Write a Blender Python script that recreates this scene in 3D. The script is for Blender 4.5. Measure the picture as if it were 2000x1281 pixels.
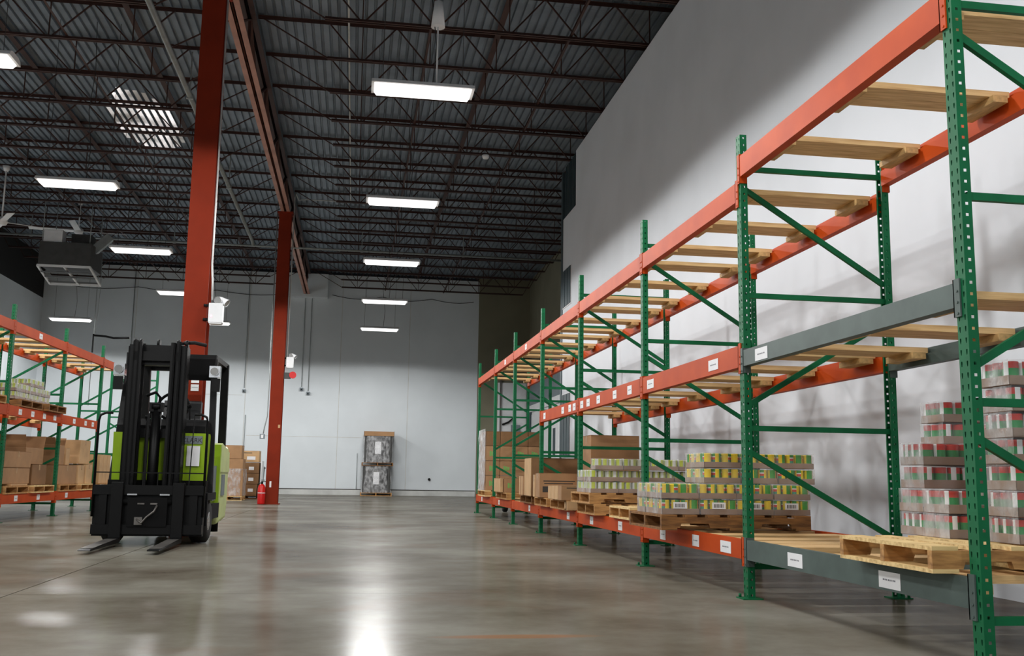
import bpy, math, random
from mathutils import Vector, Matrix
random.seed(7)
sc = bpy.context.scene
for o in list(bpy.data.objects):
    bpy.data.objects.remove(o)
COL = sc.collection
PI = math.pi

# ---------------------------------------------------------------- camera
F_PX, YAW, PITCH, ROLL, CAMH = 1946.66, .1540, .1478, .0155, .7805
cam_d = bpy.data.cameras.new('camera')
cam = bpy.data.objects.new('camera', cam_d)
COL.objects.link(cam)
cam_d.sensor_fit = 'HORIZONTAL'
cam_d.sensor_width = 36
cam_d.lens = F_PX / 2000 * 36
cam_d.clip_end = 200
cy, sy, cp, sp = math.cos(YAW), math.sin(YAW), math.cos(PITCH), math.sin(PITCH)
fw = Vector((sy * cp, cy * cp, sp))
r0 = Vector((cy, -sy, 0))
u0 = r0.cross(fw)
rt = r0 * math.cos(ROLL) + u0 * math.sin(ROLL)
up = -r0 * math.sin(ROLL) + u0 * math.cos(ROLL)
cam.matrix_world = Matrix(((rt.x, up.x, -fw.x, 0), (rt.y, up.y, -fw.y, 0), (rt.z, up.z, -fw.z, CAMH), (0, 0, 0, 1)))
sc.camera = cam

# ---------------------------------------------------------------- world, exposure
world = bpy.data.worlds.new('world')
sc.world = world
world.use_nodes = True
world.node_tree.nodes['Background'].inputs[0].default_value = (.02, .022, .025, 1)
world.node_tree.nodes['Background'].inputs[1].default_value = .1
vs = sc.view_settings
vs.view_transform = 'Standard'
vs.look = 'None'
vs.exposure = 0.0
vs.gamma = 1.0
vs.use_curve_mapping = False
LAMP_W = 130.0          # watts of one hanging lamp
LENS_EMIT = 2.2
IES_K = .087
# photometric profile of the wrap-around lamp: wide to the sides, cut off just below the horizontal
ANG = [0, 20, 40, 55, 65, 72, 77, 80, 82, 84, 86, 90]
CDX = [100, 104, 118, 145, 185, 240, 300, 330, 260, 90, 8, 0]      # along the tube
CDY = [100, 108, 135, 200, 310, 430, 530, 570, 520, 160, 10, 0]    # across the tube
ies_txt = bpy.data.texts.new('lamp_profile')
ies_txt.write('IESNA:LM-63-1995\n[TEST] lamp\nTILT=NONE\n1 1000 1 %d 2 1 2 0 0 0\n1 1 1\n' % len(ANG)
              + ' '.join(str(a) for a in ANG) + '\n0 90\n' + ' '.join(str(c) for c in CDY) + '\n' + ' '.join(str(c) for c in CDX) + '\n')


# ---------------------------------------------------------------- materials
def srgb(r, g, b):
    f = lambda c: (c / 255 / 12.92) if c / 255 <= .04045 else ((c / 255 + .055) / 1.055) ** 2.4
    return (f(r), f(g), f(b), 1)


def new_mat(name):
    m = bpy.data.materials.new(name)
    m.use_nodes = True
    nt = m.node_tree
    return m, nt, nt.nodes['Principled BSDF'], nt.nodes, nt.links


def mat(name, col, rough=.6, metal=0., var=.08, scale=6., bump=0., stretch=(1, 1, 1), spec=.5, col2=None, coord='Object'):
    m, nt, b, N, L = new_mat(name)
    b.inputs['Roughness'].default_value = rough
    b.inputs['Metallic'].default_value = metal
    b.inputs['Specular IOR Level'].default_value = spec
    tc = N.new('ShaderNodeTexCoord')
    mp = N.new('ShaderNodeMapping')
    mp.inputs['Scale'].default_value = stretch
    L.new(tc.outputs[coord], mp.inputs[0])
    nz = N.new('ShaderNodeTexNoise')
    nz.inputs['Scale'].default_value = scale
    nz.inputs['Detail'].default_value = 5
    L.new(mp.outputs[0], nz.inputs['Vector'])
    rp = N.new('ShaderNodeValToRGB')
    c = col
    d = col2 or tuple(max(0, x * (1 - 2.2 * var)) for x in c[:3]) + (1,)
    e = tuple(min(1, x * (1 + var)) for x in c[:3]) + (1,)
    rp.color_ramp.elements[0].position = .3
    rp.color_ramp.elements[0].color = d
    rp.color_ramp.elements[1].position = .62
    rp.color_ramp.elements[1].color = e
    L.new(nz.outputs['Fac'], rp.inputs[0])
    L.new(rp.outputs[0], b.inputs['Base Color'])
    if bump:
        bp = N.new('ShaderNodeBump')
        bp.inputs['Strength'].default_value = bump
        bp.inputs['Distance'].default_value = .01
        L.new(nz.outputs['Fac'], bp.inputs['Height'])
        L.new(bp.outputs[0], b.inputs['Normal'])
    return m


def emit_mat(name, col, s):
    m, nt, b, N, L = new_mat(name)
    b.inputs['Base Color'].default_value = (.8, .8, .8, 1)
    b.inputs['Emission Color'].default_value = col
    b.inputs['Emission Strength'].default_value = s
    return m


M = {}
M['white_wall'] = mat('white_wall', srgb(218, 222, 228), .75, var=.03, scale=.8)
M['white_wall_far'] = mat('white_wall_far', srgb(220, 226, 230), .7, var=.03, scale=.6)
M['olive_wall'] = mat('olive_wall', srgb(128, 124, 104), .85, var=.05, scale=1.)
M['black_wall'] = mat('black_wall', srgb(26, 26, 25), .9, var=.1)
M['curb'] = mat('curb', srgb(205, 206, 203), .7, var=.08, scale=2)
M['joint'] = mat('joint', srgb(70, 68, 64), .9)
M['deck'] = mat('deck', srgb(122, 134, 146), .45, .3, var=.12, scale=1.3)
M['joist'] = mat('joist', srgb(60, 32, 25), .6, var=.15, scale=3)
M['girder'] = mat('girder', srgb(178, 130, 114), .55, var=.1, scale=2)
M['column'] = mat('column', srgb(126, 38, 14), .75, spec=.2, var=.06, scale=2.5)
M['pipe'] = mat('pipe', srgb(150, 156, 156), .45, .3, var=.06)
M['conduit'] = mat('conduit', srgb(200, 202, 200), .4, .3, var=.04)
M['cable'] = mat('cable', srgb(40, 40, 42), .7)
M['green'] = mat('rack_green', srgb(14, 102, 62), .55, var=.1, scale=5, spec=.2)
M['orange'] = mat('rack_orange', srgb(194, 74, 18), .55, var=.04, scale=2.5, spec=.15, col2=srgb(180, 62, 12))
M['grey'] = mat('rack_grey', srgb(84, 97, 93), .5, spec=.2, var=.07, scale=6)
M['pine'] = mat('pine', srgb(224, 188, 134), .65, var=.1, scale=3.2, stretch=(1.2, 14, 14), bump=.1, col2=srgb(196, 152, 98))
M['pine_block'] = mat('pine_block', srgb(205, 168, 112), .7, var=.12, scale=5, stretch=(8, 2, 8))
M['pallet'] = mat('pallet_wood', srgb(190, 142, 84), .75, var=.16, scale=4, stretch=(1.5, 9, 9), bump=.15, col2=srgb(142, 98, 54))
M['pallet_pale'] = mat('pallet_pale', srgb(226, 196, 138), .75, var=.12, scale=4, stretch=(1.5, 9, 9), bump=.15, col2=srgb(190, 152, 96))
M['pallet_dark'] = mat('pallet_dark', srgb(140, 96, 50), .8, var=.2, scale=4, stretch=(1.5, 9, 9), bump=.15, col2=srgb(92, 60, 30))
M['card'] = mat('cardboard', srgb(168, 128, 90), .8, var=.06, scale=5)
M['card_pale'] = mat('cardboard_pale', srgb(200, 162, 118), .8, var=.06, scale=5)
M['card_dark'] = mat('cardboard_dark', srgb(132, 96, 62), .8, var=.07, scale=5)
M['tray'] = mat('tray_card', srgb(150, 124, 104), .8, var=.08, scale=9)
M['tape'] = mat('tape', srgb(176, 138, 92), .25, var=.05)
M['paper'] = mat('paper', srgb(238, 238, 240), .7, var=.02)
M['ink'] = mat('ink', srgb(120, 120, 128), .8)
M['ink_dark'] = mat('ink_dark', srgb(60, 56, 52), .8)
M['logo_green'] = mat('logo_green', srgb(120, 176, 92), .8)
M['black'] = mat('black_steel', srgb(9, 9, 10), .45, spec=.2, var=.1)
M['blackmatte'] = mat('black_matte', srgb(10, 10, 11), .8, spec=.2, var=.1)
M['rubber'] = mat('rubber', srgb(22, 22, 22), .85)
M['steel'] = mat('worn_steel', srgb(120, 116, 112), .4, .7, var=.15)
M['chrome'] = mat('chrome', srgb(220, 222, 224), .15, .9, var=.03)
M['lime'] = mat('lime', srgb(150, 186, 20), .4, var=.05)
M['lime_lit'] = mat('lime_lit', srgb(206, 220, 150), .45, var=.04)  # lime paint made paler; light on the flank put into the colour
M['white'] = mat('white_enamel', srgb(232, 233, 235), .4, var=.02)
M['red'] = mat('red_enamel', srgb(206, 24, 22), .3, var=.04)
M['hvac'] = mat('hvac_sheet', srgb(72, 72, 71), .6, .2, var=.08)
M['teal'] = mat('teal_panel', srgb(52, 68, 74), .55, var=.06)
M['bluegrey'] = mat('bluegrey_panel', srgb(120, 130, 136), .6, var=.04)
M['seat'] = mat('seat_vinyl', srgb(30, 30, 32), .35)
M['lens_off'] = mat('lamp_glass', srgb(150, 150, 148), .1)
M['plastic_black'] = mat('black_plastic', srgb(28, 30, 32), .45)
M['lens'] = emit_mat('lamp_lens', (1, .99, .97, 1), LENS_EMIT)
M['led'] = emit_mat('red_led', (1, .1, .25, 1), 6)


def floor_material():
    m, nt, b, N, L = new_mat('polished_concrete')
    tc = N.new('ShaderNodeTexCoord')
    geo = N.new('ShaderNodeNewGeometry')
    n1 = N.new('ShaderNodeTexNoise')
    n1.inputs['Scale'].default_value = .55
    n1.inputs['Detail'].default_value = 8
    n1.inputs['Roughness'].default_value = .62
    L.new(geo.outputs['Position'], n1.inputs['Vector'])
    r1 = N.new('ShaderNodeValToRGB')
    r1.color_ramp.elements[0].position = .32
    r1.color_ramp.elements[0].color = srgb(84, 75, 64)
    r1.color_ramp.elements[1].position = .66
    r1.color_ramp.elements[1].color = srgb(137, 134, 124)
    e = r1.color_ramp.elements.new(.5)
    e.color = srgb(114, 109, 98)
    L.new(n1.outputs['Fac'], r1.inputs[0])
    n2 = N.new('ShaderNodeTexNoise')
    n2.inputs['Scale'].default_value = .9
    n2.inputs['Detail'].default_value = 4
    mp = N.new('ShaderNodeMapping')
    mp.inputs['Location'].default_value = (3.1, 7.7, 0)
    L.new(geo.outputs['Position'], mp.inputs[0])
    L.new(mp.outputs[0], n2.inputs['Vector'])
    r2 = N.new('ShaderNodeValToRGB')
    r2.color_ramp.elements[0].position = .58
    r2.color_ramp.elements[0].color = (0, 0, 0, 1)
    r2.color_ramp.elements[1].position = .72
    r2.color_ramp.elements[1].color = (1, 1, 1, 1)
    L.new(n2.outputs['Fac'], r2.inputs[0])
    mx = N.new('ShaderNodeMix')
    mx.data_type = 'RGBA'
    mu = N.new('ShaderNodeMath')
    mu.operation = 'MULTIPLY'
    mu.inputs[1].default_value = .45
    L.new(r2.outputs[0], mu.inputs[0])
    L.new(mu.outputs[0], mx.inputs['Factor'])
    L.new(r1.outputs[0], mx.inputs['A'])
    mx.inputs['B'].default_value = srgb(104, 78, 60)
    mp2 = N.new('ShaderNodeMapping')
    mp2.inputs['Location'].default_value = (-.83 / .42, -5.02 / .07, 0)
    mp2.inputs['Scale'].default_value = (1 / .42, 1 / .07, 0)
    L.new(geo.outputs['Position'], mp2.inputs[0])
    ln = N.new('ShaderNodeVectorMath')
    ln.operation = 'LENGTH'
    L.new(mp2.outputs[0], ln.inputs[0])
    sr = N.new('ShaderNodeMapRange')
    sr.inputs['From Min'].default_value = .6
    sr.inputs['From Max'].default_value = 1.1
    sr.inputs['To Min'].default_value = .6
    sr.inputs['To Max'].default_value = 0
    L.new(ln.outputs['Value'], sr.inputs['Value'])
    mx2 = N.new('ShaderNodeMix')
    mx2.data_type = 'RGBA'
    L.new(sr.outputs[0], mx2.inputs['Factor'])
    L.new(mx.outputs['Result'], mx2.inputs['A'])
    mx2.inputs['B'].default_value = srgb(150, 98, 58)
    L.new(mx2.outputs['Result'], b.inputs['Base Color'])
    rr = N.new('ShaderNodeMapRange')
    rr.inputs['To Min'].default_value = .13
    rr.inputs['To Max'].default_value = .25
    L.new(n1.outputs['Fac'], rr.inputs['Value'])
    b.inputs['Roughness'].default_value = .6
    b.inputs['Specular IOR Level'].default_value = .0
    b.inputs['Coat Weight'].default_value = .42
    b.inputs['Coat IOR'].default_value = 1.3
    L.new(rr.outputs[0], b.inputs['Coat Roughness'])
    bp = N.new('ShaderNodeBump')
    bp.inputs['Strength'].default_value = .06
    bp.inputs['Distance'].default_value = .02
    n3 = N.new('ShaderNodeTexNoise')
    n3.inputs['Scale'].default_value = 2.2
    n3.inputs['Detail'].default_value = 3
    L.new(geo.outputs['Position'], n3.inputs['Vector'])
    L.new(n3.outputs['Fac'], bp.inputs['Height'])
    L.new(bp.outputs[0], b.inputs['Normal'])
    L.new(bp.outputs[0], b.inputs['Coat Normal'])
    return m


M['floor'] = floor_material()


def film_mat(name, lo, hi):
    m = bpy.data.materials.new(name)
    m.use_nodes = True
    nt = m.node_tree
    N, L = nt.nodes, nt.links
    N.clear()
    out = N.new('ShaderNodeOutputMaterial')
    tr = N.new('ShaderNodeBsdfTransparent')
    pb = N.new('ShaderNodeBsdfPrincipled')
    pb.inputs['Base Color'].default_value = (.86, .86, .88, 1)
    pb.inputs['Roughness'].default_value = .22
    geo = N.new('ShaderNodeNewGeometry')
    mp = N.new('ShaderNodeMapping')
    mp.inputs['Scale'].default_value = (7, 7, 4)
    L.new(geo.outputs['Position'], mp.inputs[0])
    nz = N.new('ShaderNodeTexNoise')
    nz.inputs['Scale'].default_value = 1.6
    nz.inputs['Detail'].default_value = 4
    L.new(mp.outputs[0], nz.inputs['Vector'])
    mr = N.new('ShaderNodeMapRange')
    mr.inputs['From Min'].default_value = .35
    mr.inputs['From Max'].default_value = .68
    mr.inputs['To Min'].default_value = lo
    mr.inputs['To Max'].default_value = hi
    L.new(nz.outputs['Fac'], mr.inputs['Value'])
    bp = N.new('ShaderNodeBump')
    bp.inputs['Strength'].default_value = .7
    bp.inputs['Distance'].default_value = .03
    L.new(nz.outputs['Fac'], bp.inputs['Height'])
    L.new(bp.outputs[0], pb.inputs['Normal'])
    mx = N.new('ShaderNodeMixShader')
    L.new(mr.outputs[0], mx.inputs[0])
    L.new(tr.outputs[0], mx.inputs[1])
    L.new(pb.outputs[0], mx.inputs[2])
    L.new(mx.outputs[0], out.inputs[0])
    return m


M['film'] = film_mat('shrink_film', .04, .16)
M['film_white'] = film_mat('shrink_film_end', .08, .5)
M['film_heavy'] = film_mat('stretch_film', .25, .9)


def can_mat(name, bands, vert):
    """label print: colour bands round the can (angle) and bands up the can (height)."""
    m, nt, b, N, L = new_mat(name)
    b.inputs['Roughness'].default_value = .3
    tc = N.new('ShaderNodeTexCoord')
    sx = N.new('ShaderNodeSeparateXYZ')
    L.new(tc.outputs['Object'], sx.inputs[0])
    at = N.new('ShaderNodeMath')
    at.operation = 'ARCTAN2'
    L.new(sx.outputs[1], at.inputs[0])
    L.new(sx.outputs[0], at.inputs[1])
    mr = N.new('ShaderNodeMapRange')
    mr.inputs['From Min'].default_value = -PI
    mr.inputs['From Max'].default_value = PI
    L.new(at.outputs[0], mr.inputs['Value'])

    def ramp(stops, src):
        rp = N.new('ShaderNodeValToRGB')
        rp.color_ramp.interpolation = 'CONSTANT'
        el = rp.color_ramp.elements
        el[0].position = 0
        el[0].color = stops[0][1]
        el[1].position = stops[1][0]
        el[1].color = stops[1][1]
        for p, c in stops[2:]:
            q = el.new(p)
            q.color = c
        L.new(src, rp.inputs[0])
        return rp
    ra = ramp(bands, mr.outputs[0])
    mz = N.new('ShaderNodeMapRange')
    mz.inputs['From Max'].default_value = .108
    L.new(sx.outputs[2], mz.inputs['Value'])
    rz = ramp(vert, mz.outputs[0])
    mx = N.new('ShaderNodeMix')
    mx.data_type = 'RGBA'
    sep = N.new('ShaderNodeMath')
    sep.operation = 'GREATER_THAN'
    sep.inputs[1].default_value = .5
    L.new(ra.outputs['Alpha'], sep.inputs[0])
    L.new(sep.outputs[0], mx.inputs['Factor'])
    L.new(rz.outputs[0], mx.inputs['A'])
    L.new(ra.outputs[0], mx.inputs['B'])
    L.new(mx.outputs['Result'], b.inputs['Base Color'])
    return m


def A0(c):
    return (c[0], c[1], c[2], 0)


yel, grn, rd, wh = srgb(240, 208, 20), srgb(50, 150, 40), srgb(205, 60, 50), srgb(235, 235, 235)
M['can_yellow'] = can_mat('can_label_yellow', [(0, yel), (.2, A0(yel)), (.36, yel), (.5, grn), (.72, srgb(240, 180, 20)), (.8, A0(grn)), (.93, yel)],
                          [(0, srgb(60, 130, 110)), (.35, srgb(60, 140, 110)), (.55, rd), (.72, wh), (.8, grn)])
pg, pw = srgb(190, 202, 60), srgb(214, 216, 210)
M['can_pale'] = can_mat('can_label_pale', [(0, pg), (.18, pw), (.34, srgb(176, 190, 90)), (.5, pw), (.62, pg), (.8, srgb(200, 204, 190)), (.92, pw)],
                        [(0, pw), (.5, pg)])
rr_, gg_ = srgb(196, 44, 30), srgb(24, 136, 64)
M['can_red'] = can_mat('can_label_red', [(0, A0(wh)), (.3, wh), (.42, A0(wh)), (.8, wh), (.88, A0(wh))],
                       [(0, gg_), (.70, rr_), (.97, srgb(150, 40, 34))])
M['tin'] = mat('tin', srgb(190, 192, 190), .3, .8, var=.04)


# ---------------------------------------------------------------- mesh helpers
class MB:
    def __init__(s):
        s.v, s.f, s.m, s.sm = [], [], [], []

    def quad(s, pts, mi=0, smooth=False):
        n = len(s.v)
        s.v += [tuple(p) for p in pts]
        s.f.append(tuple(range(n, n + len(pts))))
        s.m.append(mi)
        s.sm.append(smooth)
        return s

    def box(s, x0, x1, y0, y1, z0, z1, mi=0, mat4=None):
        n = len(s.v)
        P = [(x0, y0, z0), (x1, y0, z0), (x1, y1, z0), (x0, y1, z0), (x0, y0, z1), (x1, y0, z1), (x1, y1, z1), (x0, y1, z1)]
        if mat4 is not None:
            P = [tuple(mat4 @ Vector(p)) for p in P]
        s.v += P
        for q in ((0, 3, 2, 1), (4, 5, 6, 7), (0, 1, 5, 4), (1, 2, 6, 5), (2, 3, 7, 6), (3, 0, 4, 7)):
            s.f.append(tuple(n + i for i in q))
            s.m.append(mi)
            s.sm.append(False)
        return s

    def bar(s, a, b, w, h=None, mi=0, upv=(0, 0, 1)):
        """rectangular bar between two points"""
        h = h or w
        a, b = Vector(a), Vector(b)
        d = (b - a)
        L = d.length
        d.normalize()
        u = Vector(upv)
        if abs(d.dot(u)) > .98:
            u = Vector((1, 0, 0))
        sd = d.cross(u).normalized()
        u = sd.cross(d)
        m = Matrix(((sd.x, d.x, u.x, a.x), (sd.y, d.y, u.y, a.y), (sd.z, d.z, u.z, a.z), (0, 0, 0, 1)))
        return s.box(-w / 2, w / 2, 0, L, -h / 2, h / 2, mi, m)

    def cyl(s, a, b, r, n=10, mi=0, r2=None, caps=True):
        a, b = Vector(a), Vector(b)
        d = (b - a).normalized()
        u = Vector((0, 0, 1)) if abs(d.z) < .95 else Vector((1, 0, 0))
        x = d.cross(u).normalized()
        y = d.cross(x)
        r2 = r if r2 is None else r2
        k = len(s.v)
        for i in range(n):
            t = 2 * PI * i / n
            s.v.append(tuple(a + (x * math.cos(t) + y * math.sin(t)) * r))
        for i in range(n):
            t = 2 * PI * i / n
            s.v.append(tuple(b + (x * math.cos(t) + y * math.sin(t)) * r2))
        for i in range(n):
            j = (i + 1) % n
            s.f.append((k + i, k + n + i, k + n + j, k + j))
            s.m.append(mi)
            s.sm.append(True)
        if caps:
            s.f.append(tuple(k + i for i in range(n)))
            s.f.append(tuple(k + n + n - 1 - i for i in range(n)))
            s.m += [mi, mi]
            s.sm += [False, False]
        return s

    def tube(s, pts, r, n=8, mi=0):
        pts = [Vector(p) for p in pts]
        k = len(s.v)
        for i, p in enumerate(pts):
            d = (pts[min(i + 1, len(pts) - 1)] - pts[max(i - 1, 0)]).normalized()
            u = Vector((0, 0, 1)) if abs(d.z) < .9 else Vector((0, 1, 0))
            x = d.cross(u).normalized()
            y = d.cross(x)
            for j in range(n):
                t = 2 * PI * j / n
                s.v.append(tuple(p + (x * math.cos(t) + y * math.sin(t)) * r))
        for i in range(len(pts) - 1):
            for j in range(n):
                q = (j + 1) % n
                s.f.append((k + i * n + j, k + (i + 1) * n + j, k + (i + 1) * n + q, k + i * n + q))
                s.m.append(mi)
                s.sm.append(True)
        for e, base in ((0, k), (1, k + (len(pts) - 1) * n)):
            f = [base + j for j in range(n)]
            s.f.append(tuple(f if e == 0 else f[::-1]))
            s.m.append(mi)
            s.sm.append(False)
        return s

    def prism(s, poly, axis, a, b, mi=0):
        """poly: list of 2-D points; axis 'x': poly in (y,z); 'y': poly in (x,z); 'z': poly in (x,y)"""
        def P(p, t):
            return {'x': (t, p[0], p[1]), 'y': (p[0], t, p[1]), 'z': (p[0], p[1], t)}[axis]
        n = len(poly)
        k = len(s.v)
        s.v += [P(p, a) for p in poly] + [P(p, b) for p in poly]
        for i in range(n):
            j = (i + 1) % n
            s.f.append((k + i, k + j, k + n + j, k + n + i))
        s.f.append(tuple(k + i for i in range(n))[::-1])
        s.f.append(tuple(k + n + i for i in range(n)))
        s.m += [mi] * (n + 2)
        s.sm += [False] * (n + 2)
        return s

    def lathe(s, prof, n=16, mi=0, c=(0, 0, 0), axis='z'):
        k = len(s.v)
        for (r, z) in prof:
            for j in range(n):
                t = 2 * PI * j / n
                p = (r * math.cos(t), r * math.sin(t), z)
                if axis == 'x':
                    p = (p[2], p[0], p[1])
                if axis == 'y':
                    p = (p[0], p[2], p[1])
                s.v.append((p[0] + c[0], p[1] + c[1], p[2] + c[2]))
        for i in range(len(prof) - 1):
            for j in range(n):
                q = (j + 1) % n
                s.f.append((k + i * n + j, k + i * n + q, k + (i + 1) * n + q, k + (i + 1) * n + j))
                s.m.append(mi)
                s.sm.append(True)
        return s

    def mesh(s, name, mats):
        me = bpy.data.meshes.new(name)
        me.from_pydata(s.v, [], s.f)
        for m in (mats if isinstance(mats, (list, tuple)) else [mats]):
            me.materials.append(M[m])
        me.polygons.foreach_set('material_index', s.m)
        me.polygons.foreach_set('use_smooth', s.sm)
        me.update()
        return me


def inst(name, me, parent=None, loc=(0, 0, 0), rz=0, rot=None):
    o = bpy.data.objects.new(name, me)
    COL.objects.link(o)
    o.location = loc
    o.rotation_euler = rot if rot else (0, 0, rz)
    if parent:
        o.parent = parent
    return o


def part(name, mb, mats, parent=None, loc=(0, 0, 0), rz=0, rot=None, label=None):
    o = inst(name, mb.mesh(name, mats), parent, loc, rz, rot)
    if label:
        o['label'] = label
    return o


def tag(o, label, cat, group=None, kind=None):
    o['label'] = label
    o['category'] = cat
    if group:
        o['group'] = group
    if kind:
        o['kind'] = kind
    return o


def thing(name, label, cat, loc=(0, 0, 0), rz=0, group=None):
    o = bpy.data.objects.new(name, None)
    COL.objects.link(o)
    o.empty_display_size = .1
    o.location = loc
    o.rotation_euler = (0, 0, rz)
    return tag(o, label, cat, group)


def struct(name, mb, mats, label, cat='wall', loc=(0, 0, 0)):
    o = part(name, mb, mats, None, loc)
    o['kind'] = 'structure'
    o['label'] = label
    o['category'] = cat
    return o


def bevel(o, w=.006, seg=2):
    b = o.modifiers.new('bevel', 'BEVEL')
    b.width = w
    b.segments = seg
    b.limit_method = 'ANGLE'
    return o


def copy_tree(o, parent=None):
    c = o.copy()
    COL.objects.link(c)
    c.parent = parent
    for ch in list(o.children):
        copy_tree(ch, c)
    return c


ORD = ['first', 'second', 'third', 'fourth', 'fifth', 'sixth', 'seventh', 'eighth', 'ninth', 'tenth', 'eleventh', 'twelfth',
       'thirteenth', 'fourteenth', 'fifteenth', 'sixteenth', 'seventeenth', 'eighteenth', 'nineteenth', 'twentieth', 'twenty-first']

# ================================================================ THE ROOM
XL, XR, YB, YF = -11.5, 4.45, 38.3, -8.0
XE = 6.65               # the building goes on behind the white partition
# floor: slabs with sawn joints
floor = struct('floor', MB().box(XL - .2, XE, YF - .2, YB + .3, -.3, -.02), 'joint', 'polished grey concrete warehouse floor', 'floor')
xs = [XL, -6.9, -2.1, XE]
ys = [YF, 0.75, 6.85, 12.85, 19.7, 26.6, 32.5, YB]
for i in range(3):
    for j in range(7):
        m = MB().box(xs[i] + .005, xs[i + 1] - .005, ys[j] + .003, ys[j + 1] - .003, -.02, 0)
        part('floor_slab', m, 'floor', floor)
# walls
WT = 7.70
wr = struct('wall_right', MB().box(XR, XR + .2, YF, 20.1, 0, WT).box(XR, XR + .2, 20.1, 21.4, 0, 6.5), 'white_wall',
            'tall white painted wall behind the right rack', 'wall')
sh = MB()
for k in range(9):
    y0 = 20.1 + k * .14
    sh.box(XR + .02, XR + .1, y0, y0 + .05, 6.5, 7.7).box(XR + .05, XR + .1, y0 + .05, y0 + .14, 6.5, 7.7)
part('corrugated_panel', sh, 'teal', wr, label='dark teal corrugated panel at the wall end')
struct('trim_1', MB().box(XR - .02, XR + .25, 21.38, 21.52, 0, 7.6), 'teal', 'dark steel post at the end of the white wall', 'trim')
wb = struct('wall_back', MB().box(XL, 4.62, YB, YB + .2, 0, 8.35), 'white_wall_far',
            'white back wall of tall concrete panels', 'wall')
for x in (-8.2, -4.1, -.65, 1.95):
    part('panel_joint', MB().box(x - .012, x + .012, YB - .004, YB + .01, .2, 8.3), 'curb', wb)
part('reveal_line', MB().box(-4.0, .25, YB - .005, YB + .01, 2.13, 2.15).box(-6.5, -4.2, YB - .005, YB + .01, 3.62, 3.64), 'curb', wb)
part('beam_pocket', MB().box(-2.74, -1.22, YB - .35, YB, 7.4, 8.3), 'white_wall_far', wb, label='boxed pocket where the roof girder meets the wall')
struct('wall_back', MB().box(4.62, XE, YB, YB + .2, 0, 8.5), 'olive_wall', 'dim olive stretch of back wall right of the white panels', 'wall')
bb = struct('baseboard_back', MB().box(XL, 4.6, YB - .05, YB, 0, .19), 'curb', 'pale concrete curb along the back wall', 'baseboard')
part('seam', MB().box(XL, 4.6, YB - .02, YB, .19, .225), 'joint', bb)
wl = struct('wall_left', MB().box(XL - .2, XL, YF, YB, 0, 7.0), 'white_wall_far', 'white painted left wall', 'wall')
part('dark_band', MB().box(XL - .2, XL, YF, YB, 7.0, 8.5), 'black_wall', wl, label='black band along the top of the left wall')
struct('wall_front', MB().box(XL, XR, YF - .2, YF, 0, 8.4), 'white_wall', 'white wall behind the viewer', 'wall')
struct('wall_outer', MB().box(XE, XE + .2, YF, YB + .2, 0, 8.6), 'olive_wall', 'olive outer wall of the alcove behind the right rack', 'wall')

# doors and windows of the right wall
for n, (z0, z1, lab) in enumerate(((4.45, 5.3, 'upper dark louvred window near the far end of the white wall'),
                                   (1.2, 2.56, 'lower dark louvred window near the far end of the white wall'))):
    w = struct('window_%d' % (n + 1), MB().box(XR - .015, XR + .01, 20.48, 21.34, z0, z1), 'white', lab, 'window')
    for k in range(3):
        y0 = 20.5 + k * .285
        part('pane', MB().box(XR - .03, XR - .012, y0, y0 + .235, z0 + .02, z1 - .02), 'teal', w)
d1 = struct('door_1', MB().box(5.42, 6.56, YB - .05, YB, 0, 4.38), 'white', 'tall white dock door in the dim olive back wall', 'door')
for k in range(7):
    part('door_panel', MB().box(5.45, 6.53, YB - .075, YB - .045, .03 + k * .62, .635 + k * .62), 'white', d1)
part('door_track', MB().box(5.5, 5.55, YB - .14, YB - .08, 0, 4.7), 'steel', d1)
part('latch', MB().tube([(5.6, YB - .12, 2.75), (5.85, YB - .14, 2.85), (6.0, YB - .14, 3.0), (6.1, YB - .12, 2.8)], .04, 6), 'black', d1)
part('grey_pad', MB().box(5.95, 6.3, YB - .14, YB - .08, 1.6, 2.75), 'bluegrey', d1)
d2 = struct('door_2', MB().box(XE - .05, XE, 26.0, 38.0, 0, 3.2), 'white', 'white door wall under a blue grey header in the alcove', 'door')
part('header_panel', MB().box(XE - .06, XE, 26.0, 38.1, 3.44, 4.85), 'bluegrey', d2, label='flat blue grey panel above the alcove doors')
part('header_trim', MB().box(XE - .12, XE, 26.0, 38.1, 3.2, 3.44), 'white', d2)
part('door_post', MB().box(XE - .1, XE, 37.3, 37.6, 0, 3.2), 'teal', d2)
for y0, y1 in ((32.2, 34.6), (34.8, 37.2)):
    lf = part('door_leaf', MB().box(XE - .08, XE - .045, y0, y1, .02, 3.1), 'white', d2)
    part('door_handle', MB().box(XE - .14, XE - .075, y1 - .35, y1 - .2, 1.0, 1.4), 'black', lf)
    part('door_window', MB().box(XE - .09, XE - .078, y0 + .4, y0 + .8, 1.5, 2.4), 'teal', lf)

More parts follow.
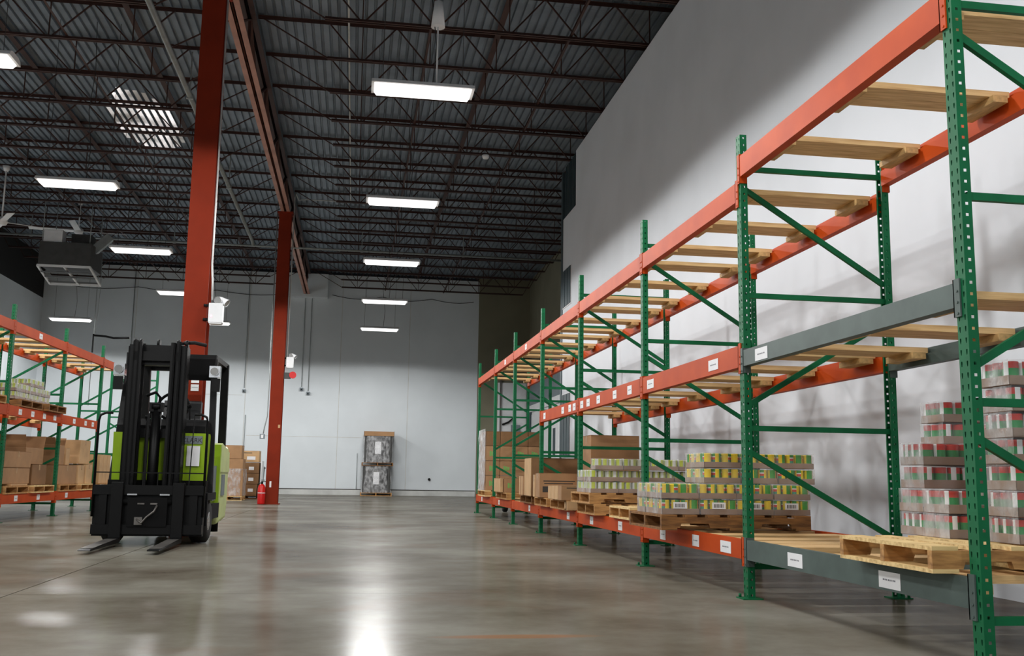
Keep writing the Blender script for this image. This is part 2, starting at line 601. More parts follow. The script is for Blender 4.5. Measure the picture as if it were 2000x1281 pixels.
# ---------------------------------------------------------------- roof
ZD = 8.46
ceil = struct('ceiling', MB().box(XL - .2, XE + .2, YF - .2, YB + .2, ZD + .08, ZD + .25), 'black_wall', 'dark corrugated steel roof deck on red open-web joists', 'ceiling')
sm = MB()
W = .912
for k in range(6):
    x = k * W / 6
    a, b_, c_, d_ = x, x + .095, x + .108, x + .139
    e_ = x + .152
    for (xa, za), (xb, zb) in (((a, 0), (b_, 0)), ((b_, 0), (c_, .04)), ((c_, .04), (d_, .04)), ((d_, .04), (e_, 0))):
        sm.quad([(xa, 0, za), (xa, 11.6, za), (xb, 11.6, zb), (xb, 0, zb)])
deck_me = sm.mesh('deck_sheet', 'deck')
nx = int((XE - XL) / W) + 1
for i in range(nx):
    for j in range(4):
        inst('deck_sheet', deck_me, ceil, (XL - .1 + i * W, YF + j * 11.6, ZD + (.002 if (i + j) % 2 else 0)))

# a dirty translucent roof light let into the deck of the left bay
def skylight_mat():
    m, nt, b, N, L = new_mat('roof_light')
    b.inputs['Base Color'].default_value = (.7, .7, .7, 1)
    geo = N.new('ShaderNodeNewGeometry')
    nz = N.new('ShaderNodeTexNoise')
    nz.inputs['Scale'].default_value = 1.1
    nz.inputs['Detail'].default_value = 5
    L.new(geo.outputs['Position'], nz.inputs['Vector'])
    mr = N.new('ShaderNodeMapRange')
    mr.inputs['From Min'].default_value = .36
    mr.inputs['From Max'].default_value = .62
    mr.inputs['To Min'].default_value = .03
    mr.inputs['To Max'].default_value = .95
    L.new(nz.outputs['Fac'], mr.inputs['Value'])
    b.inputs['Emission Color'].default_value = (1, .95, .93, 1)
    L.new(mr.outputs[0], b.inputs['Emission Strength'])
    return m


M['skylight'] = skylight_mat()
i0 = int(round((-5.45 - (XL - .1)) / .152))
for k in range(9):
    x = XL - .1 + (i0 + k) * .152
    o0 = (1.2, .7, .3, 0, .1, .1, .2, .5, 1.)[k]
    part('skylight_pane', MB().box(x + .006, x + .089, 20.3 + o0, 24.2 - o0 * .6, ZD - .006, ZD - .001), 'skylight', ceil)


def joist_meshes(x0, x1, end0, end1):
    """chords run along X; returns meshes in local coords (z=0 at the bottom chord)"""
    H = .68
    t = MB()
    for dy in (-.045, .012):
        t.box(x0, x1, dy, dy + .033, H - .006, H).box(x0, x1, -.014 if dy < 0 else .012, -.012 if dy < 0 else .014, H - .05, H)
    b = MB()
    for dy in (-.045, .012):
        b.box(x0 + end0, x1 - end1, dy, dy + .033, 0, .008).box(x0 + end0, x1 - end1, -.016 if dy < 0 else .012, -.012 if dy < 0 else .016, 0, .05)
    w = MB()
    xa, xb = x0 + end0, x1 - end1
    n = max(2, int(round((xb - xa) / 1.25)))
    p = (xb - xa) / n
    w.bar((x0 + .05, 0, H - .02), (xa, 0, .02), .02)
    w.bar((x1 - .05, 0, H - .02), (xb, 0, .02), .02)
    for i in range(n):
        c = xa + p * (i + .5)
        w.bar((c, 0, .02), (c, 0, H - .02), .018)
        w.bar((xa + p * i, 0, H - .02), (c - .03, 0, .02), .022)
        w.bar((xa + p * (i + 1), 0, H - .02), (c + .03, 0, .02), .022)
    return t.mesh('top_chord', 'joist'), b.mesh('bottom_chord', 'joist'), w.mesh('web', 'joist')


JL = joist_meshes(XL, -2.12, .4, 1.1)
JR = joist_meshes(-1.88, XE, 1.18, .4)
for k in range(-4, 16):
    y = 14.89 + 1.52 * k
    if abs(y - YB) < .3:
        continue
    for J in (JL, JR):
        t = inst('roof_joist', J[0], ceil, (0, y, 7.75))
        inst('bottom_chord', J[1], t)
        inst('web', J[2], t)
for x in (-9.4, -7.1, -4.9, .95, 3.2):
    m = MB().box(x - .02, x + .02, 6, YB - .1, 7.80, 7.806).box(x - .02, x - .016, 6, YB - .1, 7.80, 7.84)
    part('bridging_angle', m, 'joist', ceil)
for x in (-8.3, -6.3, -4.0, 2.2):
    m = MB().box(x - .05, x + .05, 6, YB - .1, 8.36, 8.372).box(x - .02, x - .016, 6, YB - .1, 8.372, 8.4)
    part('bridging_angle', m, 'joist', ceil)

# roof girder along the column line
g = thing('roof_girder', 'long brown open-web roof girder over the two red columns', 'girder', (-2.0, 0, 7.5))
for nm, z in (('bottom_chord', 0), ('top_chord', .78)):
    m = MB()
    for a, b_ in ((-.115, -.015), (.015, .115)):
        m.box(a, b_, YF, YB - .3, z, z + .014)
    m.box(-.029, -.015, YF, YB - .3, z, z + .12).box(.015, .029, YF, YB - .3, z, z + .12)
    part(nm, m, 'girder' if z == 0 else 'joist', g)  # top chord darker than the bottom one: its shade is painted in
for k in range(15):
    y = YF + 1.5 + k * 3.04
    m = MB().bar((0, y, .05), (0, y + 1.52, .8), .028, .07, upv=(1, 0, 0))
    m.bar((0, y + 1.52, .8), (0, y + 3.04, .05), .028, .07, upv=(1, 0, 0)).bar((0, y + 1.52, .8), (0, y + 1.52, .05), .028, .05, upv=(1, 0, 0))
    part('web_brace', m, 'joist', g)  # webs carry the same painted shade as the top chord


def column(x, y, label, side, plates):
    c = thing('steel_column', label, 'column', (x, y, 0))
    hw = .155
    m = MB().box(-hw, hw, -hw, -hw + .02, 0, 7.5).box(-hw, hw, hw - .02, hw, 0, 7.5).box(-.012, .012, -hw + .02, hw - .02, 0, 7.5)
    part('shaft', m, 'column', c)
    part('base_plate', MB().box(-.2, .2, -.2, .2, 0, .02), 'column', c)
    part('cap_plate', MB().box(-.2, .2, -.2, .2, 7.46, 7.5), 'column', c)
    return c


c1 = column(-2.165, 13.75, 'red steel column standing right behind the forklift', 1, 0)
for (z0, z1) in ((1.935, 2.03), (1.83, 1.915)):
    part('paper_notice', MB().box(.01, .11, -.162, -.155, z0, z1).box(.02, .1, -.1635, -.162, (z0 + z1) / 2, (z0 + z1) / 2 + .006, 1), ['paper', 'ink'], c1)
part('paper_notice', MB().box(.075, .105, -.162, -.155, 2.05, 2.11), 'paper', c1)
c2 = column(-2.0, 26.0, 'red steel column beside the fire extinguisher', 1, 0)
part('sticker', MB().box(-.06, -.015, -.162, -.155, .42, .57), 'paper', c2)
part('scuff_patch', MB().box(.08, .13, -.158, -.155, 1.9, 1.98), 'card_pale', c2)

# ================================================================ SERVICES
def pipe_thing(name, label, cat, pts, r, m, clamps=(), group=None):
    o = part(name, MB().tube(pts, r, 8), m)
    tag(o, label, cat, group)
    for p in clamps:
        part('hanger', MB().box(p[0] - .012, p[0] + .012, p[1] - .012, p[1] + .012, p[2], p[2] + .85).box(p[0] - r - .01, p[0] + r + .01, p[1] - .03, p[1] + .03, p[2] - r - .01, p[2] + .03), 'pipe', o)
    return o


pipe_thing('sprinkler_pipe', 'thick grey sprinkler main running along the left roof bay', 'pipe',
           [(-3.23, 6, 7.6), (-3.23, 29.9, 7.6), (-3.23, 30, 7.52)], .05, 'pipe', [(-3.23, y, 7.6) for y in (12, 18.2, 24.1)])
pipe_thing('sprinkler_pipe', 'thin cross pipe running the width of the roof near the back', 'pipe',
           [(-11.2, 30.05, 7.5), (6.5, 30.05, 7.5)], .032, 'pipe', [(x, 30.05, 7.5) for x in (-9.5, -5.5, 0, 3.1)])
pipe_thing('conduit', 'thin white conduit under the deck that turns to the far column', 'conduit',
           [(-.36, 8, 8.3), (-.36, 27.3, 8.3), (-.42, 27.42, 8.3), (-.5, 27.45, 8.3), (-1.6, 27.45, 8.3), (-1.72, 27.4, 8.27), (-1.76, 27.2, 8.2), (-1.78, 26.2, 8.1), (-1.79, 26.02, 7.95),
            (-1.79, 26.0, 3.6)], .016, 'conduit')
pipe_thing('conduit', 'white conduit running up the near column to the roof', 'conduit',
           [(-1.95, 13.58, 3.05), (-1.96, 13.6, 3.3), (-1.985, 13.62, 3.55), (-1.985, 13.62, 8.3)], .014, 'conduit')
pipe_thing('conduit', 'grey conduit down the left side of the far column to an outlet box', 'conduit',
           [(-2.2, 25.9, 8.2), (-2.2, 25.9, 2.2), (-2.26, 25.9, 1.9), (-2.28, 25.9, 1.75)], .014, 'pipe')
ob = part('outlet_box', MB().box(-.06, .06, -.04, .04, 0, .12).box(-.03, .03, -.05, -.04, .02, .1, 1), ['bluegrey', 'paper'], None, (-2.3, 25.9, 1.62))
tag(ob, 'small grey outlet box on the left of the far column', 'outlet')
for x, z0, z1, lab in ((-4.15, 3.9, 8.3, 'thin dark conduit dropping to a wall camera'), (-8.3, .3, 8.2, 'thin seam conduit at the left of the back wall'),
                       (-4.05, 1.55, 2.9, 'thin conduit above the floor boxes on the back wall'),
                       (-2.05, 4.0, 7.4, 'left of two thin conduits right of the far column'), (-1.8, 3.85, 7.4, 'right of two thin conduits right of the far column'),
                       (.12, .05, 1.55, 'short dark pipe left of the wrapped pallet stack')):
    o = part('conduit', MB().cyl((x, YB - .03, z0), (x, YB - .03, z1), .013, 6), 'pipe')
    tag(o, lab, 'conduit')
for x, z, lab in ((-4.15, 3.78, 'small camera under the thin conduit on the back wall'), (-2.05, 3.9, 'left of two small boxes on the back wall'), (-1.8, 3.75, 'right of two small boxes on the back wall')):
    o = part('wall_box', MB().box(-.06, .06, -.09, 0, -.05, .06).cyl((0, -.09, 0), (0, -.13, -.01), .025, 8, 1), ['bluegrey', 'black'], None, (x, YB - .01, z))
    tag(o, lab, 'box')
o = part('floor_valve', MB().cyl((0, 0, 0), (0, -.06, 0), .05, 10).cyl((0, -.06, 0), (0, -.08, 0), .03, 8), 'black', None, (2.85, YB, .62))
tag(o, 'small dark round plug low on the back wall', 'plug')
for x0, x1, side in ((-11, -2.9, 'left'), (-1.05, 4.4, 'right')):
    pipe_thing('cable', 'black cable sagging along the top %s part of the back wall' % side, 'cable',
               [(x0 + (x1 - x0) * i / 20, YB - .08, 7.55 - .12 * abs(math.sin(i * .45))) for i in range(21)], .012, 'cable')

# drop line with a swing arm near the left rack
o = part('swing_arm', MB().tube([(0, 0, 8.2), (0, 0, 2.6)], .012, 6).tube([(.06, 0, 8.0), (.09, 0, 6), (.05, 0, 4.7)], .008, 6), 'pipe', None, (-7.55, 30, 0))
tag(o, 'thin drop pole with a black horizontal arm behind the left rack', 'pole')
part('arm', MB().tube([(0, 0, 4.62), (.35, 0, 4.6), (.55, 0, 4.56), (1.0, 0, 4.58)], .03, 8).bar((0, 0, 4.66), (0, 0, 4.12), .04), 'black', o)


def emergency_light(x, y, z, label):
    e = thing('emergency_light', label, 'emergency light', (x, y, z))
    part('case', MB().box(-.075, .105, -.07, .07, 0, .255).prism([(-.06, -.02), (.09, -.02), (.105, 0), (-.075, 0)], 'y', -.065, .065), 'white', e)
    part('indicator', MB().box(-.045, -.03, -.075, -.07, .07, .09), 'led', e)
    for cx, cz, d in ((.045, .31, (-.05, -.1, -.03)), (.12, .285, (.09, -.03, -.06))):
        c = Vector((cx, 0, cz))
        dv = Vector(d).normalized()
        h = part('lamp_head', MB().cyl(c - dv * .06, c + dv * .04, .035, 12, 0, .055, False).cyl(c - dv * .061, c - dv * .06, .034, 12), 'white', e)
        part('lamp_glass', MB().cyl(c + dv * .03, c + dv * .034, .05, 12), 'lens_off', h)
    for zz in (.04, .23):
        part('bracket', MB().cyl((-.15, 0, zz), (-.075, 0, zz), .02, 8), 'black', e)
    return e


emergency_light(-1.9, 13.56, 2.74, 'white twin-head emergency light on the near red column')
emergency_light(-1.72, 25.9, 3.45, 'white twin-head emergency light on the far red column')
part('alarm_horn', MB().cyl((.38, -.1, 3.25), (.38, -.16, 3.25), .09, 12).box(.155, .33, -.13, -.09, 3.15, 3.31, 1), ['red', 'hvac'], c2, label='small red alarm horn')


# ---------------------------------------------------------------- hanging lamps
def make_lamp():
    L = thing('hanging_lamp', 'proto', 'lamp')
    part('housing', MB().prism([(-.2, .0), (.2, .0), (.17, .05), (.1, .075), (-.1, .075), (-.17, .05)], 'x', -.64, .64), 'white', L)
    m = MB()
    a, b_, h = (.605, .165), (.575, .13), -.055
    T = [(-a[0], -a[1], 0), (a[0], -a[1], 0), (a[0], a[1], 0), (-a[0], a[1], 0)]
    Bt = [(-b_[0], -b_[1], h), (b_[0], -b_[1], h), (b_[0], b_[1], h), (-b_[0], b_[1], h)]
    m.quad(Bt[::-1])
    for i in range(4):
        j = (i + 1) % 4
        m.quad([T[j], T[i], Bt[i], Bt[j]])
    part('lens', m, 'lens', L)
    for x in (-.5, .5):
        part('hanger_wire', MB().cyl((x, 0, .07), (x, 0, 2.91), .004, 5), 'cable', L)
    part('power_cord', MB().tube([(.12, 0, .07), (.16, 0, .6), (.08, 0, 1.3), (.14, 0, 2.0), (.1, 0, 2.9)], .006, 6), 'cable', L)
    ld = bpy.data.lights.new('lamp_light', 'AREA')
    ld.shape = 'RECTANGLE'
    ld.size = 1.15
    ld.size_y = .26
    ld.energy = LAMP_W
    ld.spread = math.radians(180)
    ld.color = (1, 1, .985)
    ld.use_nodes = True
    nt = ld.node_tree
    em = [n_ for n_ in nt.nodes if n_.type == 'EMISSION'][0]
    ies = nt.nodes.new('ShaderNodeTexIES')
    ies.mode = 'INTERNAL'
    ies.ies = ies_txt
    ies.inputs['Strength'].default_value = IES_K
    nt.links.new(ies.outputs[0], em.inputs['Strength'])
    lo = bpy.data.objects.new('lamp_light', ld)
    COL.objects.link(lo)
    lo.parent = L
    lo.location = (0, 0, -.058)
    return L


lamp0 = make_lamp()
LAMPY = [12.0, 17.25, 22.4, 27.65, 33.1]
spots = []
rown = {.68: 'over the aisle', -4.78: 'over the left bay'}
for x in (.68, -4.78):
    for i, y in enumerate(LAMPY):
        spots.append((x, y, 'bright hanging linear lamp %s, %s from the viewer' % (rown[x], ORD[i])))
    for i, y in enumerate((6.75, 1.5, -3.7)):
        spots.append((x, y, 'hanging linear lamp %s, %s overhead behind the view' % (rown[x], ORD[i])))
spots.append((-9.17, 33.5, 'bright hanging linear lamp farthest left, above the left rack'))
for i, y in enumerate((22.4, 17.25, 12.0, 6.75)):
    spots.append((-9.3, y, 'hanging linear lamp by the left wall, %s from the back' % ORD[i]))
first = True
lights = []
special = []
for x, y, lab in spots:
    L = lamp0 if first else copy_tree(lamp0)
    first = False
    L.location = (x, y, 5.56)
    L['label'] = lab
    L['group'] = 'hanging linear lamps'
    special.append((L, x, y))
for L, x, y in special:
    if abs(x - .68) < .01 and abs(y - 12) < .01:
        part('cord_cap', MB().cyl((.17, 0, 1.2), (.17, 0, .86), .055, 12, 0, .09).cyl((.17, 0, .07), (.17, 0, .86), .012, 6).cyl((.17, 0, 1.2), (.17, 0, 2.8), .01, 6), 'white', L)

# ---------------------------------------------------------------- hanging heater and fans
hv = thing('air_unit', 'dark grey ceiling air unit with white louvred outlet', 'air unit', (-7.78, 28.0, 5.8))
part('casing', MB().box(-.65, .65, -.6, .6, .33, .95), 'hvac', hv)
part('outlet_frame', MB().box(-.67, .67, -.62, -.58, .27, .33).box(-.67, .67, .58, .62, 0, .06).bar((-.66, -.6, .3), (-.66, .6, .03), .05).bar((.66, -.6, .3), (.66, .6, .03), .05).bar((0, -.6, .3), (.1, .6, .03), .05), 'white', hv)
for k in range(3):
    part('louvre', MB().bar((-.64, -.35 + k * .4, .18 - k * .06), (.64, -.35 + k * .4, .18 - k * .06), .18, .012), 'hvac', hv)
part('control_box', MB().box(-.58, -.11, -.55, -.2, .95, 1.3).box(-.56, -.13, -.56, -.55, 1.24, 1.28), 'white', hv)
part('side_duct', MB().bar((.55, 0, .85), (.95, .1, 1.3), .32, .22), 'pipe', hv)
part('top_duct', MB().box(.0, .5, -.1, .4, .95, 1.3), 'hvac', hv)
for x in (-.6, .6):
    for y in (-.55, .55):
        part('hanger_rod', MB().cyl((x, y, .95), (x, y, 2.6), .012, 6), 'pipe', hv)


def fan(x, y, z, rz, label, top, n=4, L=1.0):
    f = thing('ceiling_fan', label, 'fan', (x, y, z), rz)
    part('motor', MB().lathe([(0, -.08), (.1, -.07), (.14, 0), (.12, .07), (.04, .12), (0, .12)], 14), 'white', f)
    part('rod', MB().cyl((0, 0, .1), (0, 0, top - z), .018, 8).cyl((0, 0, top - z - .12), (0, 0, top - z), .05, 10, 0, .09), 'white', f)
    for k in range(n):
        a = 2 * PI * k / n
        mt = Matrix.Rotation(a, 4, 'Z') @ Matrix.Rotation(.2, 4, 'X')
        part('blade', MB().box(.12, L, -.08, .08, -.006, .006, 0, mt), 'white', f)
    return f


fan(-8.25, 24.0, 6.42, .5, 'white ceiling fan at the left edge above the left rack', 7.75)
fan(-8.0, 29.3, 7.5, .12, 'pale ceiling fan above the air unit', 8.4, 4, 1.3)
o = part('smoke_detector', MB().lathe([(0, -.05), (.06, -.045), (.08, 0), (.08, .03), (0, .03)], 12), 'white', None, (2.6, 20.9, 7.7))
tag(o, 'small white detector on a joist over the aisle', 'detector')
# ================================================================ PALLET RACKS
def post_mesh(H):
    m = MB()
    p = .0508
    n = int(H / p)
    yc = [-.038, -.0255, -.0155, .0155, .0255, .038]
    xc = [-.025, -.0065, .0065, .025]
    for i in range(n):
        z0 = i * p
        za, zb, z1 = z0 + .013, z0 + .037, z0 + p
        m.quad([(-.025, .038, z0), (-.025, -.038, z0), (-.025, -.038, za), (-.025, .038, za)])
        m.quad([(-.025, .038, zb), (-.025, -.038, zb), (-.025, -.038, z1), (-.025, .038, z1)])
        for a, b_ in ((0, 1), (2, 3), (4, 5)):
            m.quad([(-.025, yc[b_], za), (-.025, yc[a], za), (-.025, yc[a], zb), (-.025, yc[b_], zb)])
        # teardrop points: close the lower corners of each slot
        for a, b_ in ((1, 2), (3, 4)):
            m.quad([(-.025, yc[a] + .003, za), (-.025, yc[a], za), (-.025, yc[a], za + .014)])
            m.quad([(-.025, yc[b_], za), (-.025, yc[b_] - .003, za), (-.025, yc[b_], za + .014)])
        zc, zd = z0 + .019, z0 + .032
        for y, fl in ((-.038, 1), (.038, -1)):
            for a, b_, q0, q1 in ((0, 3, z0, zc), (0, 3, zd, z1), (0, 1, zc, zd), (2, 3, zc, zd)):
                m.quad([(xc[a], y, q0), (xc[b_], y, q0), (xc[b_], y, q1), (xc[a], y, q1)][::fl])
    top = n * p
    for y in (-.038, .038):
        s_ = 1 if y < 0 else -1
        m.quad([(.025, y, 0), (.025, y + s_ * .014, 0), (.025, y + s_ * .014, top), (.025, y, top)])
    return m.mesh('post', 'green')


POST = post_mesh(3.22)
FOOT = MB().box(-.07, .07, -.065, .065, 0, .008).cyl((-.05, .045, .008), (-.05, .045, .03), .01, 6).mesh('foot_plate', 'green')


def brace_mesh(d, z0, z1, w=.036):
    return MB().bar((.02 * (1 if d > 0 else -1), 0, z0), (d - .02 * (1 if d > 0 else -1), 0, z1), .026, w).mesh('brace', 'green')


def frames(root, ys_, d, skip=()):
    hb = [brace_mesh(d, z, z) for z in (.21, 1.13, 2.05, 2.96)]
    db = [brace_mesh(d, .97, .40), brace_mesh(d, 1.29, 1.90), brace_mesh(d, 2.81, 2.17)]
    rr = 0 if d > 0 else PI
    alt = brace_mesh(d, 1.90, 1.29)
    for i, y in enumerate(ys_):
        f = inst('upright_frame', POST, root, (0, y, 0), rr)
        inst('post', POST, f, (abs(d), 0, 0), PI)
        for me in hb + [db[0], alt if i in (2, 3, 4) else db[1], db[2]]:
            inst('brace', me, f, (0, 0, 0), rr)
        inst('foot_plate', FOOT, f)
        inst('foot_plate', FOOT, f, (abs(d), 0, 0), PI)


def beam_mesh(L, h, mname):
    # section in (x,z), extruded along y; the inner top edge is stepped for the boards
    m = MB().prism([(-.032, 0), (.028, 0), (.028, h - .04), (.004, h - .04), (.004, h), (-.032, h)], 'y', .04, L - .04)
    return m.mesh('beam', mname)


def conn_mesh(h, mname):
    m = MB().box(-.034, -.0262, -.002, .046, -.045, h + .015).box(-.034, .02, .0385, .046, -.045, h + .015)
    for z in (-.03, .02, .07):
        m.cyl((-.034, .016, z), (-.038, .016, z), .006, 6)
    return m.mesh('connector', mname)


def lab_mesh(w, h, seed):
    rnd = random.Random(seed)
    m = MB().box(-.0345, -.0325, -w / 2, w / 2, 0, h)
    y = w * .3
    while y > -w * .3:
        q = rnd.uniform(.006, .014)
        m.quad([(-.0349, y, h * .46), (-.0349, y - q, h * .46), (-.0349, y - q, h * .56), (-.0349, y, h * .56)], 1)
        y -= q + rnd.choice((.003, .003, .007))
    return m.mesh('paper_label', ['paper', 'ink'])


LABELS = [lab_mesh(.14, .085, 1), lab_mesh(.2, .08, 2), lab_mesh(.15, .085, 3)]


def beams(root, ya, yb, z, h, mname, d, labs=(), nl=0):
    """front and rear beam of one bay"""
    L = yb - ya
    me, cm = beam_mesh(L, h, mname), conn_mesh(h, mname)
    out = []
    sg = 1 if d > 0 else -1
    for side in (0, 1):
        if (side == 0) == (d > 0):
            loc, rz = ((0 if side == 0 else d), ya, z), 0
        else:
            loc, rz = ((d if side == 1 else 0), yb, z), PI
        b = inst('beam', me, root, loc, rz)
        for yy, fl in ((.0, 1), (L, -1)):
            c = inst('connector', cm, b, (0, yy, 0))
            c.scale = (1, fl, 1)
            c.location = (0, yy + (.0 if fl > 0 else 0), 0)
        if side == 0:
            for (t, k, zo) in labs:
                yl = t * L if rz == 0 else (1 - t) * L
                inst('paper_label', LABELS[k], b, (0, yl, zo))
        out.append(b)
    return out


RX = 2.6366
UY = [3.958, 6.492, 8.914, 11.585, 14.068, 16.565, 18.91, 21.408]
D = 1.066
rack = thing('pallet_rack', 'long green and orange pallet rack along the right wall', 'rack', (RX, UY[0], 0))
ly = [y - UY[0] for y in UY]
frames(rack, ly, D)
ly = [-2.53] + ly
ZB_, ZM, ZT, ZT1 = .255, 1.55, 2.725, 2.888
for i in range(1, 8):
    a, b_ = ly[i], ly[i + 1]
    gcol = 'grey' if i == 1 else 'orange'
    beams(rack, a, b_, ZB_, .13, gcol, D, {1: [(.69, 1, .02), (.27, 1, .012)], 2: [(.14, 1, .02), (.4, 2, .02), (.74, 2, .018)], 3: [(.28, 2, .02), (.73, 2, .02)],
                                          4: [(.2, 2, .02)], 5: [(.3, 0, .02)], 6: [(.6, 2, .02)], 7: [(.6, 2, .02)]}[i])
    beams(rack, a, b_, ZT1 if i == 1 else ZT, .15 if i == 1 else .14, 'orange', D, {5: [(.5, 2, .03)], 6: [(.4, 2, .03)]}.get(i, []))
    if i <= 4:
        beams(rack, a, b_, ZM, .11 if i == 1 else .15, gcol, D, {1: [(.86, 1, .01)], 2: [(.22, 1, .03), (.88, 1, .03)], 3: [(.15, 2, .03), (.36, 0, .03), (.62, 2, .03), (.8, 2, .03), (.92, 2, .03)],
                                                                 4: [(.08, 2, .03), (.18, 2, .03), (.35, 2, .03), (.85, 2, .03)]}[i])

# loose deck boards with cleats
def board_unit(mats=('pine', 'pine_block'), w=.28):
    t = thing('deck_board', 'proto', 'board')
    for k in range(2):
        o = part('plank', MB().box(.02, D - .02, -w / 2 + k * w / 2 + .002, -w / 2 + (k + 1) * w / 2 - .002, 0, .036), mats[0], t)
    for x in (.055, D - .055 - .09):
        part('cleat', MB().box(x, x + .09, -w / 2 - .03, w / 2 + .03, -.042, -.001), mats[1], t)
    return t


bu = board_unit()
used = False


def put_board(x, y, z, lab, grp, rz=0):
    global used
    b = bu if not used else copy_tree(bu)
    used = True
    b.location = (x, y, z)
    b.rotation_euler = (0, 0, rz + random.uniform(-.008, .008))
    b['label'] = lab
    b['group'] = grp


n = 0
for i in range(7):
    L = UY[i + 1] - UY[i]
    for t in (.115, .475, .84):
        put_board(RX, UY[i] + L * t, (ZT1 + .11 if i == 0 else ZT + .10), 'pine board pair, %s from the near end, top level of right rack' % ORD[n], 'pine deck boards, top level, right rack')
        n += 1
n = 0
for i in range(4):
    L = UY[i + 1] - UY[i]
    hh = .11 if i == 0 else .15
    for t in (.12, .5, .85):
        put_board(RX, UY[i] + L * t, ZM + hh - .04, 'pine board pair, %s from the near end, middle level of right rack' % ORD[n], 'pine deck boards, middle level, right rack')
        n += 1
n = 0
for i in range(7):
    L = UY[i + 1] - UY[i]
    for t in ((.12, .5, .8, .93) if i == 0 else (.08, .3, .55, .85)):
        put_board(RX, UY[i] + L * t, ZB_ + .09, 'pine board pair, number %s from the near end, bottom level of right rack' % (ORD[n] if n < len(ORD) else 'twenty-%s' % ORD[n - 20]), 'pine deck boards, bottom level, right rack')
        n += 1

# left rack, a little askew
LRX, LRY, LRA = -5.067, 15.606, -.0258
lrack = thing('pallet_rack', 'green and orange pallet rack on the left beyond the forklift', 'rack', (LRX, LRY, 0), LRA)
lyy = [-2.5, 0, 2.52, 4.86, 7.3, 9.75]
frames(lrack, lyy, -D)
for i in range(4):
    a, b_ = lyy[i], lyy[i + 1]
    beams(lrack, a, b_, 2.80, .15, 'orange', -D, [(.45, 2, .03)] if i == 1 else [])
    if i < 3:
        beams(lrack, a, b_, ZM + .01, .15, 'orange', -D, {1: [(.2, 0, .03), (.42, 0, .03), (.64, 0, .03), (.85, 0, .03)], 2: [(.3, 0, .03), (.6, 0, .03), (.8, 0, .03)]}.get(i, []))
        beams(lrack, a, b_, ZB_ + .01, .14, 'orange', -D, {1: [(.25, 0, .03), (.65, 0, .03)], 2: [(.25, 0, .03)]}.get(i, []))


def lw(x, y, z=0):
    c, s = math.cos(LRA), math.sin(LRA)
    return (LRX + x * c - y * s, LRY + x * s + y * c, z)


n = 0
for i in range(4):
    L = lyy[i + 1] - lyy[i]
    for t in (.15, .5, .85):
        p = lw(-D, lyy[i] + L * t, 2.91)
        put_board(*p, 'pine board pair, %s from the near end, top level of left rack' % ORD[n], 'pine deck boards, top level, left rack', LRA)
        n += 1
n = 0
for lv, zz in (('middle', ZM + .12), ('bottom', ZB_ + .11)):
    n = 0
    for i in range(3):
        L = lyy[i + 1] - lyy[i]
        for t in (.2, .75):
            p = lw(-D, lyy[i] + L * t, zz)
            put_board(*p, 'pine board pair, %s from the near end, %s level of left rack' % (ORD[n], lv), 'pine deck boards, %s level, left rack' % lv, LRA)
            n += 1


# ================================================================ PALLETS
def make_pallet(mname, L=1.22, Wd=.86, h=.115):
    """stringers along x, three of them; origin at the centre of the aisle end, on the ground"""
    t = thing('wooden_pallet', 'proto', 'pallet')
    sb, st = .018, .036
    # notched stringer profile in (x,z)
    zb, zt = sb, h - sb
    nz = zb + (zt - zb) * .42
    prof = [(0, zb), (L * .12, zb), (L * .13, nz), (L * .31, nz), (L * .32, zb), (L * .66, zb), (L * .67, nz), (L * .86, nz), (L * .87, zb), (L, zb), (L, zt), (0, zt)]
    me = MB().prism(prof, 'y', -st / 2, st / 2).mesh('stringer', 'pallet' if mname == 'pallet_pale' else mname)
    for y in (-Wd / 2 + st / 2, 0, Wd / 2 - st / 2):
        inst('stringer', me, t, (0, y, 0))
    bw = .125
    bm = MB().box(0, bw, -Wd / 2, Wd / 2, 0, sb).mesh('deck_slat', mname)
    bn = MB().box(0, .09, -Wd / 2, Wd / 2, 0, sb).mesh('deck_slat', mname)
    for k in range(7):
        inst('deck_slat', bm if k in (0, 6) else bn, t, (k * (L - bw) / 6 + (0 if k in (0, 6) else .015), 0, zt + .0005))
    for x in (0, L / 2 - .06, L - bw):
        inst('base_slat', bm, t, (x, 0, 0))
    return t


PAL = {}


def pallet(x, y, z, label, mname='pallet', rz=0, Wd=.86, L=1.22, group='wooden pallets'):
    key = (mname, Wd, L)
    if key not in PAL:
        PAL[key] = make_pallet(mname, L, Wd)
        p = PAL[key]
    else:
        p = copy_tree(PAL[key])
    p.location = (x, y, z)
    p.rotation_euler = (0, 0, rz)
    p['label'] = label
    p['group'] = group
    return p


ZP = .392
PH = .115
pallet(2.50, 4.515, ZP, 'pale wooden pallet under red and green cans at the near end', 'pallet_pale', Wd=.84)
pallet(2.34, 7.93, ZP, 'worn dark pallet sticking out of the rack under yellow cans', 'pallet_dark', Wd=.88, rz=.01)
pallet(2.56, 9.54, ZP, 'low pale pallet between the yellow and pale can stacks', 'pallet_pale', Wd=.76)
pallet(2.50, 10.72, ZP, 'lower of two stacked pallets under the pale cans', 'pallet', Wd=.84)
pallet(2.46, 10.82, ZP + PH, 'upper of two stacked pallets under the pale cans', 'pallet', Wd=.92)
pallet(2.50, 12.2, ZP, 'pallet under the bundle of flat cartons in the right rack', 'pallet', Wd=1.0)
pallet(2.52, 13.5, ZP, 'pallet under the printed carton in the right rack', 'pallet', Wd=.9)
pallet(2.55, 14.85, ZP, 'dark pallet under the tall open carton in the right rack', 'pallet_dark', Wd=1.0)
pallet(2.55, 17.35, ZP, 'pallet under the small green-logo cartons in the right rack', 'pallet', Wd=1.2)
pallet(2.50, 19.75, ZP, 'pallet under the wrapped carton load at the far rack end', 'pallet_pale', Wd=1.1)


